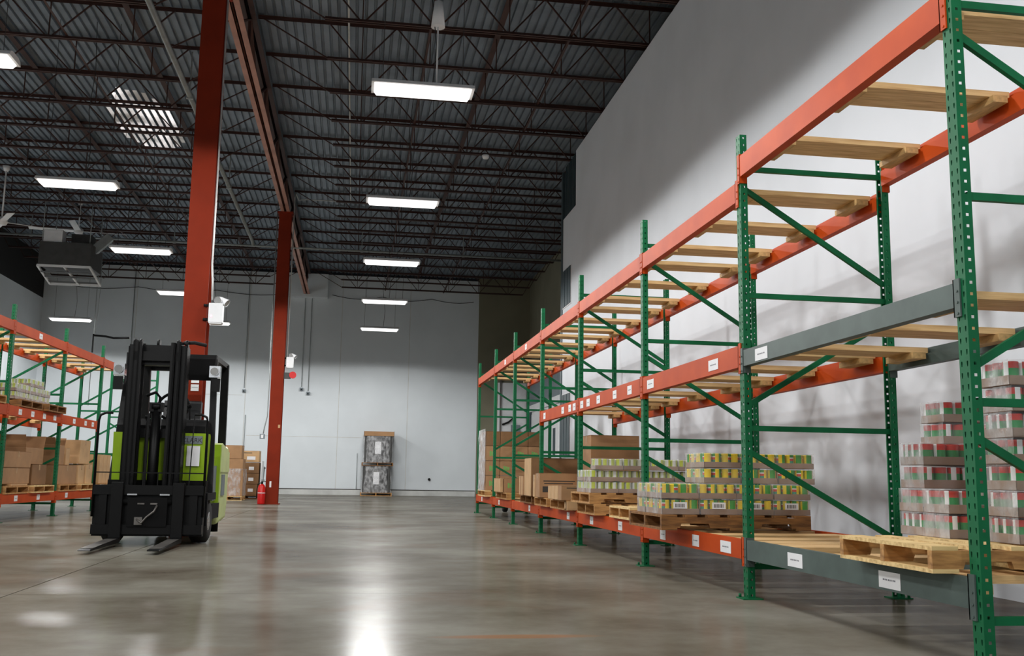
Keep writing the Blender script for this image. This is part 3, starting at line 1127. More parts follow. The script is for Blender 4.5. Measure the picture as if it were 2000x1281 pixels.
# ================================================================ CANS IN SHRINK-WRAPPED TRAYS
CR, CH = .0368, .108
CASE = (.302, .227, .122)


def can_mesh(mname):
    return MB().lathe([(0, .002), (CR * .9, .002), (CR, .005), (CR * .97, .008), (CR * .97, CH - .008), (CR, CH - .005), (CR * .93, CH), (CR * .9, CH - .003), (0, CH - .003)], 14).mesh('can', [mname])


def make_case(kind):
    t = thing('can_tray', 'proto', 'can tray')
    lx, ly_, lh = CASE
    th, hh = .003, .045
    m = MB().box(0, lx, 0, ly_, 0, th).box(0, lx, 0, th, 0, hh).box(0, lx, ly_ - th, ly_, 0, hh).box(0, th, 0, ly_, 0, hh).box(lx - th, lx, 0, ly_, 0, hh)
    part('tray', m, 'tray', t)
    me = can_mesh('can_' + kind)
    rim = MB().lathe([(0, CH - .001), (CR * .88, CH - .001), (CR * .98, CH + .001), (CR * .98, CH - .004)], 14).mesh('can_lid', 'tin')
    for i in range(4):
        for j in range(3):
            if i in (1, 2) and j == 1:
                continue
            c = inst('can', me, t, (.0375 + .0755 * i, .0375 + .0755 * j, .004), random.uniform(0, 6.28))
    x0, x1, y0, y1, z1 = -.002, lx + .002, -.002, ly_ + .002, .1205
    f = MB()
    f.quad([(x0, y0, .002), (x1, y0, .002), (x1, y0, z1), (x0, y0, z1)])
    f.quad([(x1, y1, .002), (x0, y1, .002), (x0, y1, z1), (x1, y1, z1)])
    f.quad([(x0, y0, z1), (x1, y0, z1), (x1, y1, z1), (x0, y1, z1)])
    f.quad([(x0, y1, .002), (x0, y0, .002), (x0, y0, z1), (x0, y1, z1)], 1)
    f.quad([(x1, y0, .002), (x1, y1, .002), (x1, y1, z1), (x1, y0, z1)], 1)
    part('shrink_film', f, ['film', 'film_white'], t)
    return t


CASES = {}
case_count = {}


def case(kind, x, y, z, label, group, rz=0):
    vs_ = CASES.setdefault(kind, [])
    if len(vs_) < 3:
        c = make_case(kind)
        vs_.append(c)
    else:
        c = copy_tree(random.choice(vs_))
    c.location = (x, y, z)
    c.rotation_euler = (0, 0, rz)
    c['label'] = label
    c['group'] = group
    return c


LAY = ['bottom', 'second', 'third', 'fourth', 'fifth', 'sixth', 'top']


def case_block(kind, desc, x, y, z, nx_, ny_, layers, first_layer, where, group, full=False):
    """block of trays; camera-facing row along x plus the aisle column along y"""
    for l in range(layers):
        for i in range(nx_):
            for j in range(ny_):
                if not full and i > 0 and j > 0:
                    continue
                jx, jy = random.uniform(-.006, .006), random.uniform(-.004, .004)
                if j == 0:
                    lab = 'tray of %s cans, %s layer, %s from aisle, %s' % (desc, LAY[l + first_layer], ORD[i], where)
                else:
                    lab = 'tray of %s cans, %s layer, aisle side, %s behind the corner, %s' % (desc, LAY[l + first_layer], ORD[j - 1], where)
                case(kind, x + i * (CASE[0] + .004) + jx, y + j * (CASE[1] + .004) + jy, z + l * CASE[2], lab, group)


G1 = 'trays of red and green cans on the nearest pallet'
za = ZP + PH + .001
case_block('red', 'red-green', 2.93, 4.63, za, 2, 2, 2, 0, 'middle stack', G1)
case_block('red', 'red-green', 2.97, 4.90, za + 2 * CASE[2], 3, 1, 2, 2, 'middle stack', G1)
case_block('red', 'red-green', 3.24, 5.135, za, 1, 1, 6, 0, 'rear stack', G1)
case_block('red', 'red-green', 3.01, 4.22, za, 2, 1, 7, 0, 'right stack by the upright', G1)
G2 = 'trays of yellow and green cans'
case_block('yellow', 'yellow-green', 2.38, 7.58, za, 4, 3, 2, 0, 'worn pallet', G2)
case_block('yellow', 'yellow-green', 2.74, 7.62, za + 2 * CASE[2], 3, 2, 2, 2, 'worn pallet', G2)
G3 = 'trays of pale green cans in the right rack'
zc_ = ZP + 2 * PH + .001
case_block('pale', 'pale green', 2.49, 10.42, zc_, 4, 3, 2, 0, 'stacked pallets', G3)
case_block('pale', 'pale green', 2.53, 10.38, zc_ + 2 * CASE[2], 4, 1, 1, 2, 'stacked pallets', G3)
# barcode labels stuck on the lowest yellow trays
for o in [o for o in bpy.data.objects if o.get('group') == G2 and 'bottom layer' in o['label'] and 'aisle, ' in o['label']]:
    m = MB().box(.09, .2, -.006, -.004, .045, .095)
    for k in range(9):
        m.quad([(.105 + k * .009, -.0065, .055), (.105 + k * .009 + (.004 if k % 3 else .006), -.0065, .055), (.105 + k * .009 + (.004 if k % 3 else .006), -.0065, .083), (.105 + k * .009, -.0065, .083)], 1)
    part('barcode_label', m, ['paper', 'ink_dark'], o)


# ================================================================ CARTONS
def carton(label, x0, x1, y0, y1, z0, z1, m='card', face=None, tape=True, group=None, rz=0, logo=None, flaps=False, name='carton', paper=None):
    cx, cy_ = (x0 + x1) / 2, (y0 + y1) / 2
    a, b_, h = (x1 - x0) / 2, (y1 - y0) / 2, z1 - z0
    o = part(name, MB().box(-a, a, -b_, b_, 0, h - .004), m, None, (cx, cy_, z0), rz)
    bevel(o, .005, 1)
    tag(o, label, 'box', group)
    if not flaps:
        for s_ in (-1, 1):
            part('flap', MB().box(-a, a, min(s_ * .002, s_ * b_), max(s_ * .002, s_ * b_), h - .004, h), m, o)
    else:
        for s_ in (-1, 1):
            part('flap', MB().bar((0, s_ * b_, h), (0, s_ * (b_ + .06), h + min(.2, b_ * .5)), 2 * a, .006, upv=(0, 1, 0)), m, o)
    if tape:
        part('tape', MB().box(-a - .0015, a + .0015, -.03, .03, h - .002, h + .0015).box(-a - .0015, -a, -.03, .03, h - .09, h).box(a, a + .0015, -.03, .03, h - .09, h), 'tape', o)
    if logo:
        q = MB()
        w = min(a * .45, h * .3)
        lx = -a * .05
        for k in range(3):
            q.box(lx - w + k * w * .68, lx - w + k * w * .68 + w * .55, -b_ - .0015, -b_, h * (.3 + .03 * k), h * (.66 - .04 * k))
        part('logo', q, logo, o)
    if face:
        q = MB()
        for (u0, u1, v0, v1) in face:
            q.box(-a + 2 * a * u0, -a + 2 * a * u1, -b_ - .0015, -b_, h * v0, h * v1)
        part('print', q, 'ink_dark', o)
    if paper:
        q = MB()
        for (u0, u1, v0, v1) in paper:
            q.box(-a + 2 * a * u0, -a + 2 * a * u1, -b_ - .0018, -b_, h * v0, h * v1)
        part('paper_label', q, 'paper', o)
    return o


zt = ZP + PH + .002
# bay D
carton('printed brown carton standing in front of the tall open carton', 2.46, 3.0, 13.25, 13.55, zt, .83, 'card', face=[(.1, .9, .66, .7), (.12, .85, .56, .6), (.08, .34, .22, .46)])
carton('narrow pale carton pressed against the left of the printed carton', 2.45, 2.95, 13.56, 13.68, zt, .81, 'card_pale')
for k in range(4):
    y = 11.72 + k * .21
    carton('upright pale flat carton, %s from the front of the bundle' % ORD[k], 2.44, 2.98, y, y + .195, zt, .685 - .004 * k, 'card_pale' if k else 'card', tape=False, group='bundle of upright flat cartons', face=[(.12, .8, .8, .85)] if k == 0 else None)
carton('small brown carton behind the bundle of flat cartons', 3.02, 3.35, 12.3, 12.6, zt, .80, 'card')
carton('small carton block standing loose on the bottom beam beside upright', 2.50, 2.72, 11.68, 11.83, ZP, ZP + .11, 'card_pale', tape=False)
carton('very large brown carton at the back behind the pale cans', 3.03, 3.68, 12.7, 13.2, zt, 1.33, 'card', tape=True)
carton('tall open brown carton with pale left side', 2.52, 3.62, 14.2, 14.75, zt + .0, 1.05, 'card_dark', tape=False)
part('side_sheet', MB().box(-.56, -.552, -.27, .27, -.0 + .0, .535), 'card_pale', bpy.data.objects['carton.%03d' % (len([o for o in bpy.data.objects if o.name.startswith('carton')]) - 1)])
for k in range(4):
    y = 14.78 + k * .1
    carton('pale folded carton, %s in the row behind the tall open carton' % ORD[k], 2.5, 3.05, y, y + .085, zt, .79, ('card', 'card_pale', 'card', 'card_pale')[k], tape=False, group='row of folded cartons')
# bays F and G: small cartons with green logos
n = 0
for l in range(1):
    for i in range(4):
        carton('green-logo carton of the front row, %s from the aisle' % ORD[i], 2.56 + i * .285, 2.56 + i * .285 + .278, 17.15, 17.6, zt, zt + .24, 'card', logo='logo_green', group='green-logo cartons, front row')
for i in range(4):
    carton('narrow pale carton beside the green-logo row, %s from the front' % ORD[i], 2.5, 2.55, 17.15 + i * .2, 17.33 + i * .2, zt, zt + .235, 'card_pale', tape=False, group='narrow pale cartons')
for l in range(4):
    for i in range(4):
        carton('carton of the tall wrapped load, %s row up, %s from the aisle' % (ORD[l], ORD[i]), 2.53 + i * .275, 2.53 + i * .275 + .268, 19.3, 19.85, zt + l * .285, zt + l * .285 + .28,
               'card_dark' if l == 3 else 'card', logo='logo_green' if l in (0, 1, 2) and (l + i) % 4 != 3 else None, group='cartons of the tall wrapped load')
for l in range(4):
    carton('rear carton on the aisle side of the wrapped load, %s row up' % ORD[l], 2.53, 3.6, 19.87, 20.3, zt + l * .285, zt + l * .285 + .28, 'card', group='rear cartons of the wrapped load')
f = MB()
pts = []
random.seed(3)
for j in range(9):
    row = []
    for i in range(9):
        row.append((2.505 + random.uniform(-.012, .006), 19.27 + i * (1.06 / 8), zt - .02 + j * (1.2 / 8)))
    pts.append(row)
for j in range(8):
    for i in range(8):
        f.quad([pts[j][i], pts[j][i + 1], pts[j + 1][i + 1], pts[j + 1][i]], 0, True)
o = part('stretch_wrap', f, 'film_heavy')
tag(o, 'loose clear stretch wrap over the aisle side of the carton load', 'wrap')
o = part('rubber_tyre', MB().lathe([(.06, -.05), (.15, -.055), (.17, -.03), (.17, .03), (.15, .055), (.06, .05), (.06, -.05)], 18, axis='x'), 'rubber', None, (3.35, 22.2, .17))
tag(o, 'small black wheel on the floor under the far rack end', 'wheel')

# ---- left rack loads
def lcarton(label, x0, x1, y0, y1, z0, z1, **k):
    c = carton(label, x0, x1, y0, y1, z0, z1, **k)
    p = lw((x0 + x1) / 2, (y0 + y1) / 2)
    c.location = (p[0], p[1], z0)
    c.rotation_euler = (0, 0, LRA)
    return c


def lpallet(xf, y, z, label, **k):
    p = lw(xf, y)
    return pallet(p[0], p[1], z, label, rz=PI + LRA, **k)


zl = ZB_ + .15 + .002
lpallet(.05, .62, zl, 'left rack bottom pallet nearest the viewer', mname='pallet', Wd=1.0)
lpallet(.09, 1.72, zl, 'left rack bottom pallet just before the second upright', mname='pallet_pale', Wd=1.0)
lpallet(.05, 3.15, zl, 'left rack bottom pallet just past the second upright', mname='pallet', Wd=1.0)
lpallet(.06, 4.3, zl, 'left rack bottom pallet beside the forklift mast', mname='pallet_pale', Wd=.9)
lpallet(.05, 5.6, zl, 'left rack bottom pallet mostly hidden by the forklift', mname='pallet', Wd=.9)
zz = zl + PH + .002
PL = [(.08, .2, .42, .9)]
lcarton('lower of two long labelled cartons on the left rack', -.75, -.02, .15, 1.3, zz + .03, zz + .27, m='card', paper=PL)
lcarton('upper of two long labelled cartons on the left rack', -.75, -.02, .18, 1.32, zz + .275, zz + .52, m='card', paper=PL)
lcarton('flat carton sheet under the long labelled cartons', -.8, .03, .4, 1.1, zz, zz + .028, m='card_pale', tape=False)
lcarton('small carton standing at the near edge of left rack', -.5, -.1, -.56, -.06, zz, zz + .65, m='card_dark')
lcarton('squat dark carton between pallets on the left rack', -.6, -.05, 1.5, 2.2, zz, zz + .33, m='card_dark')
lcarton('tall brown carton at the back of the near left bay', -1.0, -.5, .45, 1.25, zz + .53, zz + .78, m='card_dark')
lcarton('large leaning brown carton above the squat carton', -.95, -.15, 1.45, 2.3, zz + .335, zz + .6, m='card', flaps=True, tape=False)
lcarton('wide carton at the bottom just past the second left upright', -.6, -.02, 2.72, 3.75, zz, zz + .33, m='card')
lcarton('pale carton at the bottom beside the third left upright', -.55, .0, 3.82, 4.2, zz, zz + .34, m='card_pale')
lcarton('pale end carton at the bottom right of the left rack', -.5, .02, 4.24, 4.62, zz, zz + .36, m='card_pale')
lcarton('open carton with raised flaps on the second left bay', -.7, -.1, 2.75, 3.25, zz + .335, zz + .68, m='card', flaps=True, tape=False)
lcarton('narrow open carton beside the raised-flap carton', -.65, -.12, 3.42, 3.64, zz + .335, zz + .64, m='card_pale', flaps=False, tape=False)
lcarton('upright tan carton above the pale bottom carton', -.5, -.02, 3.9, 4.55, zz + .365, zz + .8, m='card_pale')
for k in range(3):
    lcarton('slim pale carton beside the forklift, %s from the left' % ORD[k], -.4, .0, 5.2 + .27 * k, 5.45 + .27 * k, zz, zz + .56, m='card_pale', tape=False, group='slim pale cartons by the forklift')
lcarton('dark carton wall at the rear of the near left bay', -1.02, -.78, -.95, -.06, zz, zz + .8, m='card_dark')
# middle level of the left rack: pallet with pale cans
zm = ZM + .16 + .004
lpallet(.05, .95, zm, 'pallet on the middle level of left rack, nearer half', mname='pallet_dark', Wd=1.0)
lpallet(.12, 1.98, zm, 'thin pallet on the middle level of left rack by upright', mname='pallet_dark', Wd=.9)
G4 = 'trays of pale green cans on the left rack'
def lcases(x, y, z, n_, l, first_l, where):
    for ll in range(l):
        for i in range(n_):
            p = lw(x, y + i * (CASE[1] + .005))
            case('pale', p[0], p[1], z + ll * CASE[2], 'tray of pale cans, left rack, %s layer, %s along, %s' % (LAY[ll + first_l], ORD[i], where), G4, PI + LRA)
lcases(-.04, .65, zm + PH + .002, 7, 2, 0, 'aisle edge')
lcases(-.35, .65, zm + PH + .002, 7, 2, 0, 'second row')
lcases(-.05, 1.3, zm + PH + .002 + 2 * CASE[2], 3, 1, 2, 'aisle edge')
lcases(-.06, -1.1, zm + PH + .002, 4, 1, 0, 'near end')
lpallet(.05, -.64, zm, 'pallet on the middle level of left rack at the picture edge', mname='pallet', Wd=1.0)

# shelf of groceries behind the left rack
sh = thing('steel_shelf', 'dark low steel shelf of groceries behind the left rack', 'shelf', lw(-1.9, .2))
sh.rotation_euler = (0, 0, LRA)
part('shelf_board', MB().box(-.5, 0, 0, 5.2, 1.36, 1.42), 'blackmatte', sh)
part('shelf_back', MB().box(-.5, -.47, 0, 5.2, 1.05, 1.36), 'hvac', sh)
for y in (.05, 1.75, 3.4, 5.12):
    for x in (-.47, -.03):
        part('leg', MB().box(x - .025, x + .025, y - .025, y + .025, 0, 1.36), 'black', sh)
cols = {'purple': (110, 70, 150), 'red': (206, 52, 48), 'grey': (190, 190, 186), 'white': (228, 228, 222), 'yellow': (222, 206, 40), 'green': (60, 160, 60),
        'blue': (60, 70, 130), 'tan': (196, 170, 130), 'pale green': (150, 200, 120)}
seq = ['purple', 'purple', 'red', 'red', 'grey', 'white', 'yellow', 'green', 'green', 'white', 'tan', 'white', 'pale green', 'green', 'white', 'tan', 'blue', 'red', 'white', 'tan']
cnt = {}
for i, cn in enumerate(seq):
    key = 'pack_' + cn.replace(' ', '_')
    if key not in M:
        M[key] = mat(key, srgb(*cols[cn]), .4, var=.15, scale=12)
    cnt[cn] = cnt.get(cn, 0) + 1
    y = .08 + i * .255
    h = .2 + .05 * ((i * 7) % 4)
    p = lw(-1.9 - .2, .2 + y)
    o = part('grocery_pack', MB().box(-.1, .1, -.105, .105, 0, h).prism([(-.1, h), (.1, h), (.0, h + .03)], 'y', -.1, .1), key, None, (p[0], p[1], 1.422), LRA)
    tag(o, '%s grocery pack on the shelf behind left rack, %s of that colour' % (cn, ORD[cnt[cn] - 1]), 'package', 'grocery packs behind the left rack')
    part('lid_strip', MB().box(-.102, .102, -.107, .107, h * .45, h * .55), 'paper', o)

# ================================================================ FLOOR THINGS
# stack of wrapped pallets at the back wall
bx, by = .84, 37.55
p = pallet(bx - .0, by + .55, 0, 'wooden pallet under the wrapped stack at the back wall', 'pallet', rz=-PI / 2, Wd=1.14, L=1.05)
p.location = (bx, by + .6, 0)
for k, (z0, nm) in enumerate(((.118, 'lower'), (1.22, 'upper'))):
    ld_ = part('wrapped_load', MB().box(-.5, .5, -.45, .45, 0, .95), 'hvac', None, (bx + .03 * k, by + .08, z0))
    tag(ld_, '%s grey bundle of the wrapped stack at the back wall' % nm, 'load')
    bevel(ld_, .03, 2)
    part('dark_panel', MB().box(.12, .4, -.462, -.45, .1, .9), 'black', ld_)
    part('dark_panel', MB().box(-.4, -.28, -.462, -.45, .3, .8), 'hvac', ld_)
    part('paper_sheet', MB().box(-.12, .1, -.468, -.462, .3, .75), 'paper', ld_)
    fm = MB()
    random.seed(11 + k)
    ring = []
    for j in range(6):
        row = []
        for i in range(20):
            t = 2 * PI * i / 20
            cxx, syy = math.cos(t), math.sin(t)
            mx_ = max(abs(cxx), abs(syy))
            row.append((cxx / mx_ * .535 + random.uniform(-.02, .02), syy / mx_ * .485 + random.uniform(-.015, .015), -.02 + j * .2))
        ring.append(row)
    for j in range(5):
        for i in range(20):
            fm.quad([ring[j][i], ring[j][(i + 1) % 20], ring[j + 1][(i + 1) % 20], ring[j + 1][i]], 0, True)
    part('stretch_wrap', fm, 'film_white', ld_)
p = pallet(bx + .02, by + .6, 1.09, 'wooden pallet in the middle of the wrapped stack', 'pallet_dark', rz=-PI / 2, Wd=1.14, L=1.05)
o = part('top_carton_cap', MB().box(-.55, .55, -.5, .5, 0, .02).box(-.55, .55, -.5, -.49, .02, .16).box(-.55, .55, .49, .5, .02, .16).box(-.55, -.54, -.5, .5, .02, .17).box(.54, .55, -.5, .5, .02, .17), 'card', None, (bx + .05, by + .08, 2.18))
tag(o, 'open brown tray on top of the wrapped stack at the back wall', 'tray')

# cartons behind the forklift
pallet(-3.45, 29.9, 0, 'pallet under the wrapped cartons right of the forklift', 'pallet_pale', rz=-PI / 2, Wd=.8, L=.9)
pallet(-3.15, 31.6, 0, 'dark pallet under the second carton stack by the bin', 'pallet_dark', rz=-PI / 2, Wd=.9, L=.9)
zf = PH + .002
wrapped = carton('large wrapped carton at the base right of the forklift', -3.86, -3.05, 29.05, 29.8, zf, .85, 'card')
carton('middle carton of the stack right of the forklift', -3.84, -3.07, 29.08, 29.78, .855, 1.15, 'card')
carton('top carton of the stack right of the forklift', -3.82, -3.12, 29.1, 29.7, 1.155, 1.53, 'card')
for k in range(3):
    carton('carton of the stack beside the black bin, %s from the floor' % ORD[k], -3.52, -2.78, 30.8, 31.5, zf + k * .32, zf + k * .32 + .315, 'card_dark', paper=[(.6, .8, .3, .6)], group='carton stack beside the bin')
carton('upper tan carton of the stack beside the black bin', -3.5, -2.8, 30.85, 31.45, zf + .97, 1.42, 'card_pale', face=[(.1, .7, .78, .84)], paper=[(.5, .85, .2, .5)])
o = part('white_board', MB().box(-.02, .02, -.3, .3, 0, 1.0), 'white', None, (-2.72, 31.15, zf))
tag(o, 'white board leaning on the carton stack beside the bin', 'board')
for (x, y, zz0, h, w_, lab) in ((-3.455, 29.42, .13, .75, .43, 'clear wrap around the large carton right of the forklift'),):
    fm = MB()
    random.seed(5)
    ring = []
    for j in range(6):
        row = []
        for i in range(20):
            t = 2 * PI * i / 20
            cxx, syy = math.cos(t), math.sin(t)
            mx_ = max(abs(cxx), abs(syy))
            row.append((cxx / mx_ * w_ + random.uniform(-.01, .02), syy / mx_ * (w_ - .02) + random.uniform(-.01, .02), j * h / 5))
        ring.append(row)
    for j in range(5):
        for i in range(20):
            fm.quad([ring[j][i], ring[j][(i + 1) % 20], ring[j + 1][(i + 1) % 20], ring[j + 1][i]], 0, True)
    o = part('stretch_wrap', fm, 'film_white', wrapped, (0, 0, zz0 - zf), label=lab)
bn = thing('waste_bin', 'tall black plastic bin beside the carton stack', 'bin', (-3.04, 32.6, 0))
part('body', MB().prism([(-.2, .02), (.2, .02), (.26, .9), (-.26, .9)], 'y', -.22, .22), 'plastic_black', bn)
part('rim', MB().box(-.28, .28, -.25, .25, .9, .94), 'plastic_black', bn)
part('lid', MB().prism([(-.27, .94), (.27, .94), (.2, 1.0), (-.2, 1.0)], 'y', -.24, .24), 'plastic_black', bn)
ex = thing('fire_extinguisher', 'red fire extinguisher at the foot of the far column', 'extinguisher', (-2.235, 25.75, 0))
part('cylinder', MB().lathe([(0, 0), (.09, .005), (.095, .03), (.095, .4), (.07, .47), (.03, .5), (0, .5)], 16), 'red', ex)
part('valve', MB().cyl((0, 0, .5), (0, 0, .56), .025, 10).box(-.02, .09, -.012, .012, .55, .57).box(-.02, .07, -.012, .012, .585, .6), 'black', ex)
part('hose', MB().tube([(-.02, 0, .53), (-.1, 0, .5), (-.115, 0, .35), (-.112, 0, .15)], .012, 6), 'black', ex)
part('band', MB().cyl((0, 0, .27), (0, 0, .29), .0965, 16), 'paper', ex)

# ================================================================ FORKLIFT
fk = thing('forklift', 'black and lime green forklift with lowered forks facing the viewer', 'forklift', (-2.12, 11.55, 0), -.012)
# forks
for x in (-.31, .31):
    m = MB().box(x - .06, x + .06, -.47, -.43, .06, .66)
    q = [(-.43, .055), (-.47, .035), (-1.55, .03), (-1.6, .038), (-1.55, .048), (-.5, .085), (-.43, .1)]
    m.prism(q, 'x', x - .06, x + .06)
    o = part('fork', m, 'black', fk)
    bevel(o, .005, 1)
    part('fork_blade', MB().prism([(-.6, .0815), (-1.5, .052), (-1.5, .054), (-.6, .0835)], 'x', x - .055, x + .055), 'steel', o)
part('carriage', MB().box(-.56, .56, -.43, -.37, .12, .22).box(-.56, .56, -.43, -.37, .53, .63).box(-.5, -.42, -.42, -.38, .2, .55).box(.42, .5, -.42, -.38, .2, .55).box(-.56, .56, -.38, -.3, .1, .62), 'black', fk)
part('side_shifter', MB().box(-.2, .2, -.45, -.42, .2, .5).cyl((-.3, -.42, .46), (.3, -.42, .46), .03, 10), 'blackmatte', fk)
part('hydraulic_fitting', MB().tube([(-.1, -.46, .28), (-.04, -.5, .24), (0, -.47, .3), (.08, -.5, .36), (.1, -.46, .42)], .012, 6).box(-.12, -.04, -.47, -.44, .22, .3).box(-.1, -.03, -.455, -.44, .43, .445).box(.03, .1, -.455, -.44, .43, .445), 'steel', fk)
for x in (-.16, .17):
    part('grease_bar', MB().box(x - .05, x + .05, -.455, -.43, .525, .54), 'chrome', fk)
rest = part('load_backrest', MB().tube([(-.56, -.41, .3), (-.56, -.41, 1.3), (-.545, -.41, 1.36), (-.49, -.41, 1.385), (-.42, -.41, 1.385)], .014, 8)
            .tube([(.56, -.41, .3), (.56, -.41, 1.3), (.545, -.41, 1.36), (.49, -.41, 1.385), (.42, -.41, 1.385)], .014, 8)
            .bar((-.56, -.41, .76), (.56, -.41, .76), .012), 'black', fk)
for x in (-.22, -.07, .08, .2, .4):
    part('backrest_bar', MB().bar((x, -.41, .6), (x + (.02 if x > .3 else 0), -.41, .76 if x < .3 else 1.38), .01), 'black', rest)
# mast
for sgn in (-1, 1):
    for nm, xa, xb, y0, y1, z0, z1 in (('outer_mast_rail', .25, .31, -.22, -.02, .08, 2.13), ('middle_mast_rail', .2, .25, -.26, -.08, .1, 2.19), ('inner_mast_rail', .15, .195, -.3, -.12, .12, 2.17)):
        a, b_ = sorted((sgn * xa - .045, sgn * xb - .045))
        m = MB().box(a, b_, y0, y0 + .025, z0, z1).box(a, b_, y1 - .025, y1, z0, z1)
        c_ = a if sgn < 0 else b_ - .02
        m.box(c_, c_ + .02, y0, y1, z0, z1)
        part(nm, m, 'black', fk)
part('mast_crosshead', MB().box(-.35, .26, -.2, -.05, 1.93, 2.15).box(-.29, .205, -.26, -.2, 1.97, 2.07), 'black', fk)
part('mast_crossbar', MB().box(-.33, .27, -.1, -.04, 1.14, 1.24), 'black', fk)
part('mast_crossbar', MB().box(-.33, .27, -.1, -.04, .3, .42), 'black', fk)
for x in (-.3, -.24, -.05, .16, .25):
    part('sheave', MB().cyl((x - .015, -.16, 2.17), (x + .015, -.16, 2.17), .045, 12), 'black', fk)
part('lift_cylinder', MB().cyl((-.03, -.15, .2), (-.03, -.15, 1.45), .055, 14).cyl((-.03, -.15, 1.45), (-.03, -.15, 1.5), .07, 14).box(-.1, .04, -.2, -.1, 1.42, 1.52), 'black', fk)
for sgn in (-1, 1):
    part('lift_chain', MB().box(sgn * .1 - .012, sgn * .1 + .012, -.2, -.19, .5, 1.4), 'black', fk)
    part('hose', MB().tube([(sgn * .12, -.1, .3), (sgn * .13, -.12, 1.0), (sgn * .125, -.12, 1.3), (sgn * .08, -.14, 1.45)], .014, 6), 'rubber', fk)
    part('side_cylinder', MB().cyl((sgn * .25 - .03, .02, .2), (sgn * .25 - .03, .02, 1.7), .03, 10), 'blackmatte', fk)
part('top_hose', MB().tube([(.2, -.12, 2.19), (.32, -.1, 2.2), (.44, -.05, 2.18)], .02, 8), 'rubber', fk)
# body
part('front_cowl', MB().prism([(.05, .66), (.12, .64), (.3, 1.14), (.22, 1.2), (.0, 1.2)], 'x', -.5, .5), 'lime', fk)
part('front_apron', MB().box(-.52, .52, -.02, .35, .2, .68), 'blackmatte', fk)
part('dash', MB().prism([(.0, 1.2), (.28, 1.2), (.34, 1.3), (.2, 1.36), (.02, 1.28)], 'x', -.47, .47), 'blackmatte', fk)
cowl = [o for o in fk.children if o.name.startswith('front_cowl')][0]
part('white_decal', MB().box(.29, .43, -.004, .0, .84, 1.06), 'paper', cowl)
tc_ = bpy.data.curves.new('lettering', 'FONT')
tc_.body = 'CLARK'
tc_.size = .07
tc_.align_x = 'CENTER'
tmp = bpy.data.objects.new('tmp', tc_)
COL.objects.link(tmp)
dg = bpy.context.evaluated_depsgraph_get()
tme = bpy.data.meshes.new_from_object(tmp.evaluated_get(dg))
bpy.data.objects.remove(tmp)
tme.materials.clear()
tme.materials.append(M['ink_dark'])
part('name_plate', MB().box(.23, .45, -.005, .0, 1.085, 1.17), 'bluegrey', cowl, label='grey maker plate reading CLARK')
inst('lettering', tme, cowl, (.34, -.008, 1.1), rot=(PI / 2, 0, 0))
part('side_step', MB().box(-.55, .55, .3, .85, .25, .42), 'blackmatte', fk)
part('battery_box', MB().box(-.5, .5, .5, .85, .3, .95), 'lime', fk)
part('battery_side_panel', MB().box(.5, .515, .52, .74, .45, .85), 'bluegrey', fk)
cw = part('counterweight', MB().prism([(.86, .16), (1.5, .2), (1.58, .4), (1.58, .98), (1.5, 1.1), (.86, 1.1)], 'x', -.545, .545), 'lime_lit', fk)
bevel(cw, .05, 3)
part('counterweight_cap', MB().prism([(.8, .78), (1.55, .78), (1.5, 1.02), (.85, 1.12), (.8, 1.1)], 'x', .3, .555), 'lime_lit', fk)
part('counterweight_edge', MB().box(.3, .548, .76, .83, .42, 1.1).box(-.548, -.3, .76, .83, .42, 1.1), 'lime', fk)
part('side_recess', MB().box(.545, .556, .95, 1.2, .5, .75), 'bluegrey', fk)
# seat and wheel
part('seat_base', MB().box(-.25, .25, .7, 1.15, .95, 1.1), 'seat', fk)
part('seat_back', MB().prism([(1.1, 1.08), (1.22, 1.1), (1.32, 1.62), (1.22, 1.64)], 'x', -.22, .22), 'seat', fk)
part('steering_column', MB().cyl((-.02, .3, 1.2), (.0, .45, 1.5), .03, 8), 'blackmatte', fk)
c = Vector((.03, .46, 1.52))
nv = Vector((0, -.93, .37)).normalized()
e1 = Vector((1, 0, 0))
e2 = nv.cross(e1)
part('steering_wheel', MB().tube([c + (e1 * math.cos(t) + e2 * math.sin(t)) * .17 for t in [2 * PI * i / 24 for i in range(25)]], .016, 8)
     .bar(c - e1 * .16, c + e1 * .16, .02).bar(c, c + e2 * .16, .02).cyl(c - nv * .02, c + nv * .03, .035, 10), 'blackmatte', fk)
part('grab_handle', MB().tube([(-.22, .2, 1.62), (-.12, .2, 1.66), (-.07, .2, 1.6), (-.08, .2, 1.44), (-.14, .2, 1.38), (-.22, .2, 1.38)], .017, 8), 'blackmatte', fk)
for x in (.15, .2, .25):
    part('control_lever', MB().cyl((x, .3, 1.3), (x, .26, 1.5), .008, 6).cyl((x, .26, 1.5), (x, .255, 1.54), .018, 8), 'blackmatte', fk)
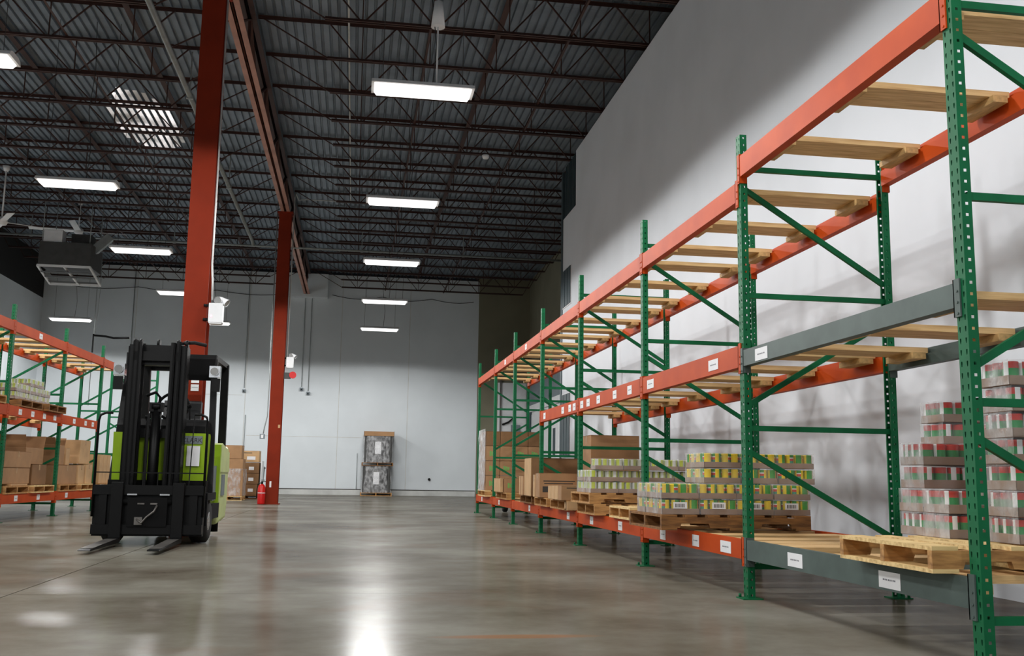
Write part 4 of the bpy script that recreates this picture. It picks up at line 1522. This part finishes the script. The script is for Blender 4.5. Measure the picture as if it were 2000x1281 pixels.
# overhead guard
gz = 2.12
for sgn in (-1, 1):
    part('front_pillar', MB().bar((sgn * .53, .18, .55), (sgn * .47, .42, gz - .05), .05, .07), 'black', fk)
    part('rear_pillar', MB().bar((sgn * .47, 1.38, 1.05), (sgn * .47, 1.3, gz - .02), .06, .09), 'black', fk)
    lm = part('work_lamp', MB().box(sgn * .52 - .06, sgn * .52 + .06, .12, .22, 1.84, 1.97).cyl((sgn * .52, .12, 1.905), (sgn * .52, .09, 1.905), .05, 12), 'chrome', fk)
    part('lamp_glass', MB().cyl((sgn * .52, .095, 1.905), (sgn * .52, .085, 1.905), .045, 12), 'lens_off', lm)
    part('mirror', MB().box(sgn * .53 - .05, sgn * .53 + .05, .15, .18, 1.68, 1.83), 'black', fk)
gd = part('overhead_guard', MB().box(-.5, -.43, .36, 1.4, gz - .06, gz).box(.43, .5, .36, 1.4, gz - .06, gz).box(-.5, .5, .34, .42, gz - .14, gz).box(-.5, .5, 1.34, 1.42, gz - .1, gz), 'black', fk)
for k in range(7):
    part('guard_bar', MB().box(-.44, .44, .5 + k * .125, .54 + k * .125, gz - .03, gz + .01), 'black', gd)
part('guard_panel', MB().box(.1, .48, .33, .345, gz - .3, gz - .05), 'blackmatte', fk)
# wheels
for sgn in (-1, 1):
    m = MB().lathe([(.1, -.09), (.2, -.095), (.235, -.07), (.24, 0), (.235, .07), (.2, .095), (.1, .09)], 22, axis='x', c=(sgn * .46, .12, .24))
    w_ = part('tyre', m, 'rubber', fk)
    part('rim', MB().lathe([(0, -.07), (.1, -.08), (.11, -.05), (.11, .05), (.1, .08), (0, .07)], 18, axis='x', c=(sgn * .47, .12, .24)), 'chrome', w_)
    part('fender', MB().box(sgn * .47 - .1, sgn * .47 + .1, -.18, .42, .47, .55).box(sgn * .47 - .1, sgn * .47 + .1, -.2, -.16, .2, .55), 'blackmatte', fk)
    m = MB().lathe([(.07, -.06), (.16, -.065), (.185, -.04), (.185, .04), (.16, .065), (.07, .06)], 18, axis='x', c=(sgn * .15, 1.25, .186))
    part('tyre', m, 'rubber', fk)
part('tow_pin', MB().cyl((.42, 1.45, .05), (.42, 1.45, .2), .05, 10), 'blackmatte', fk)
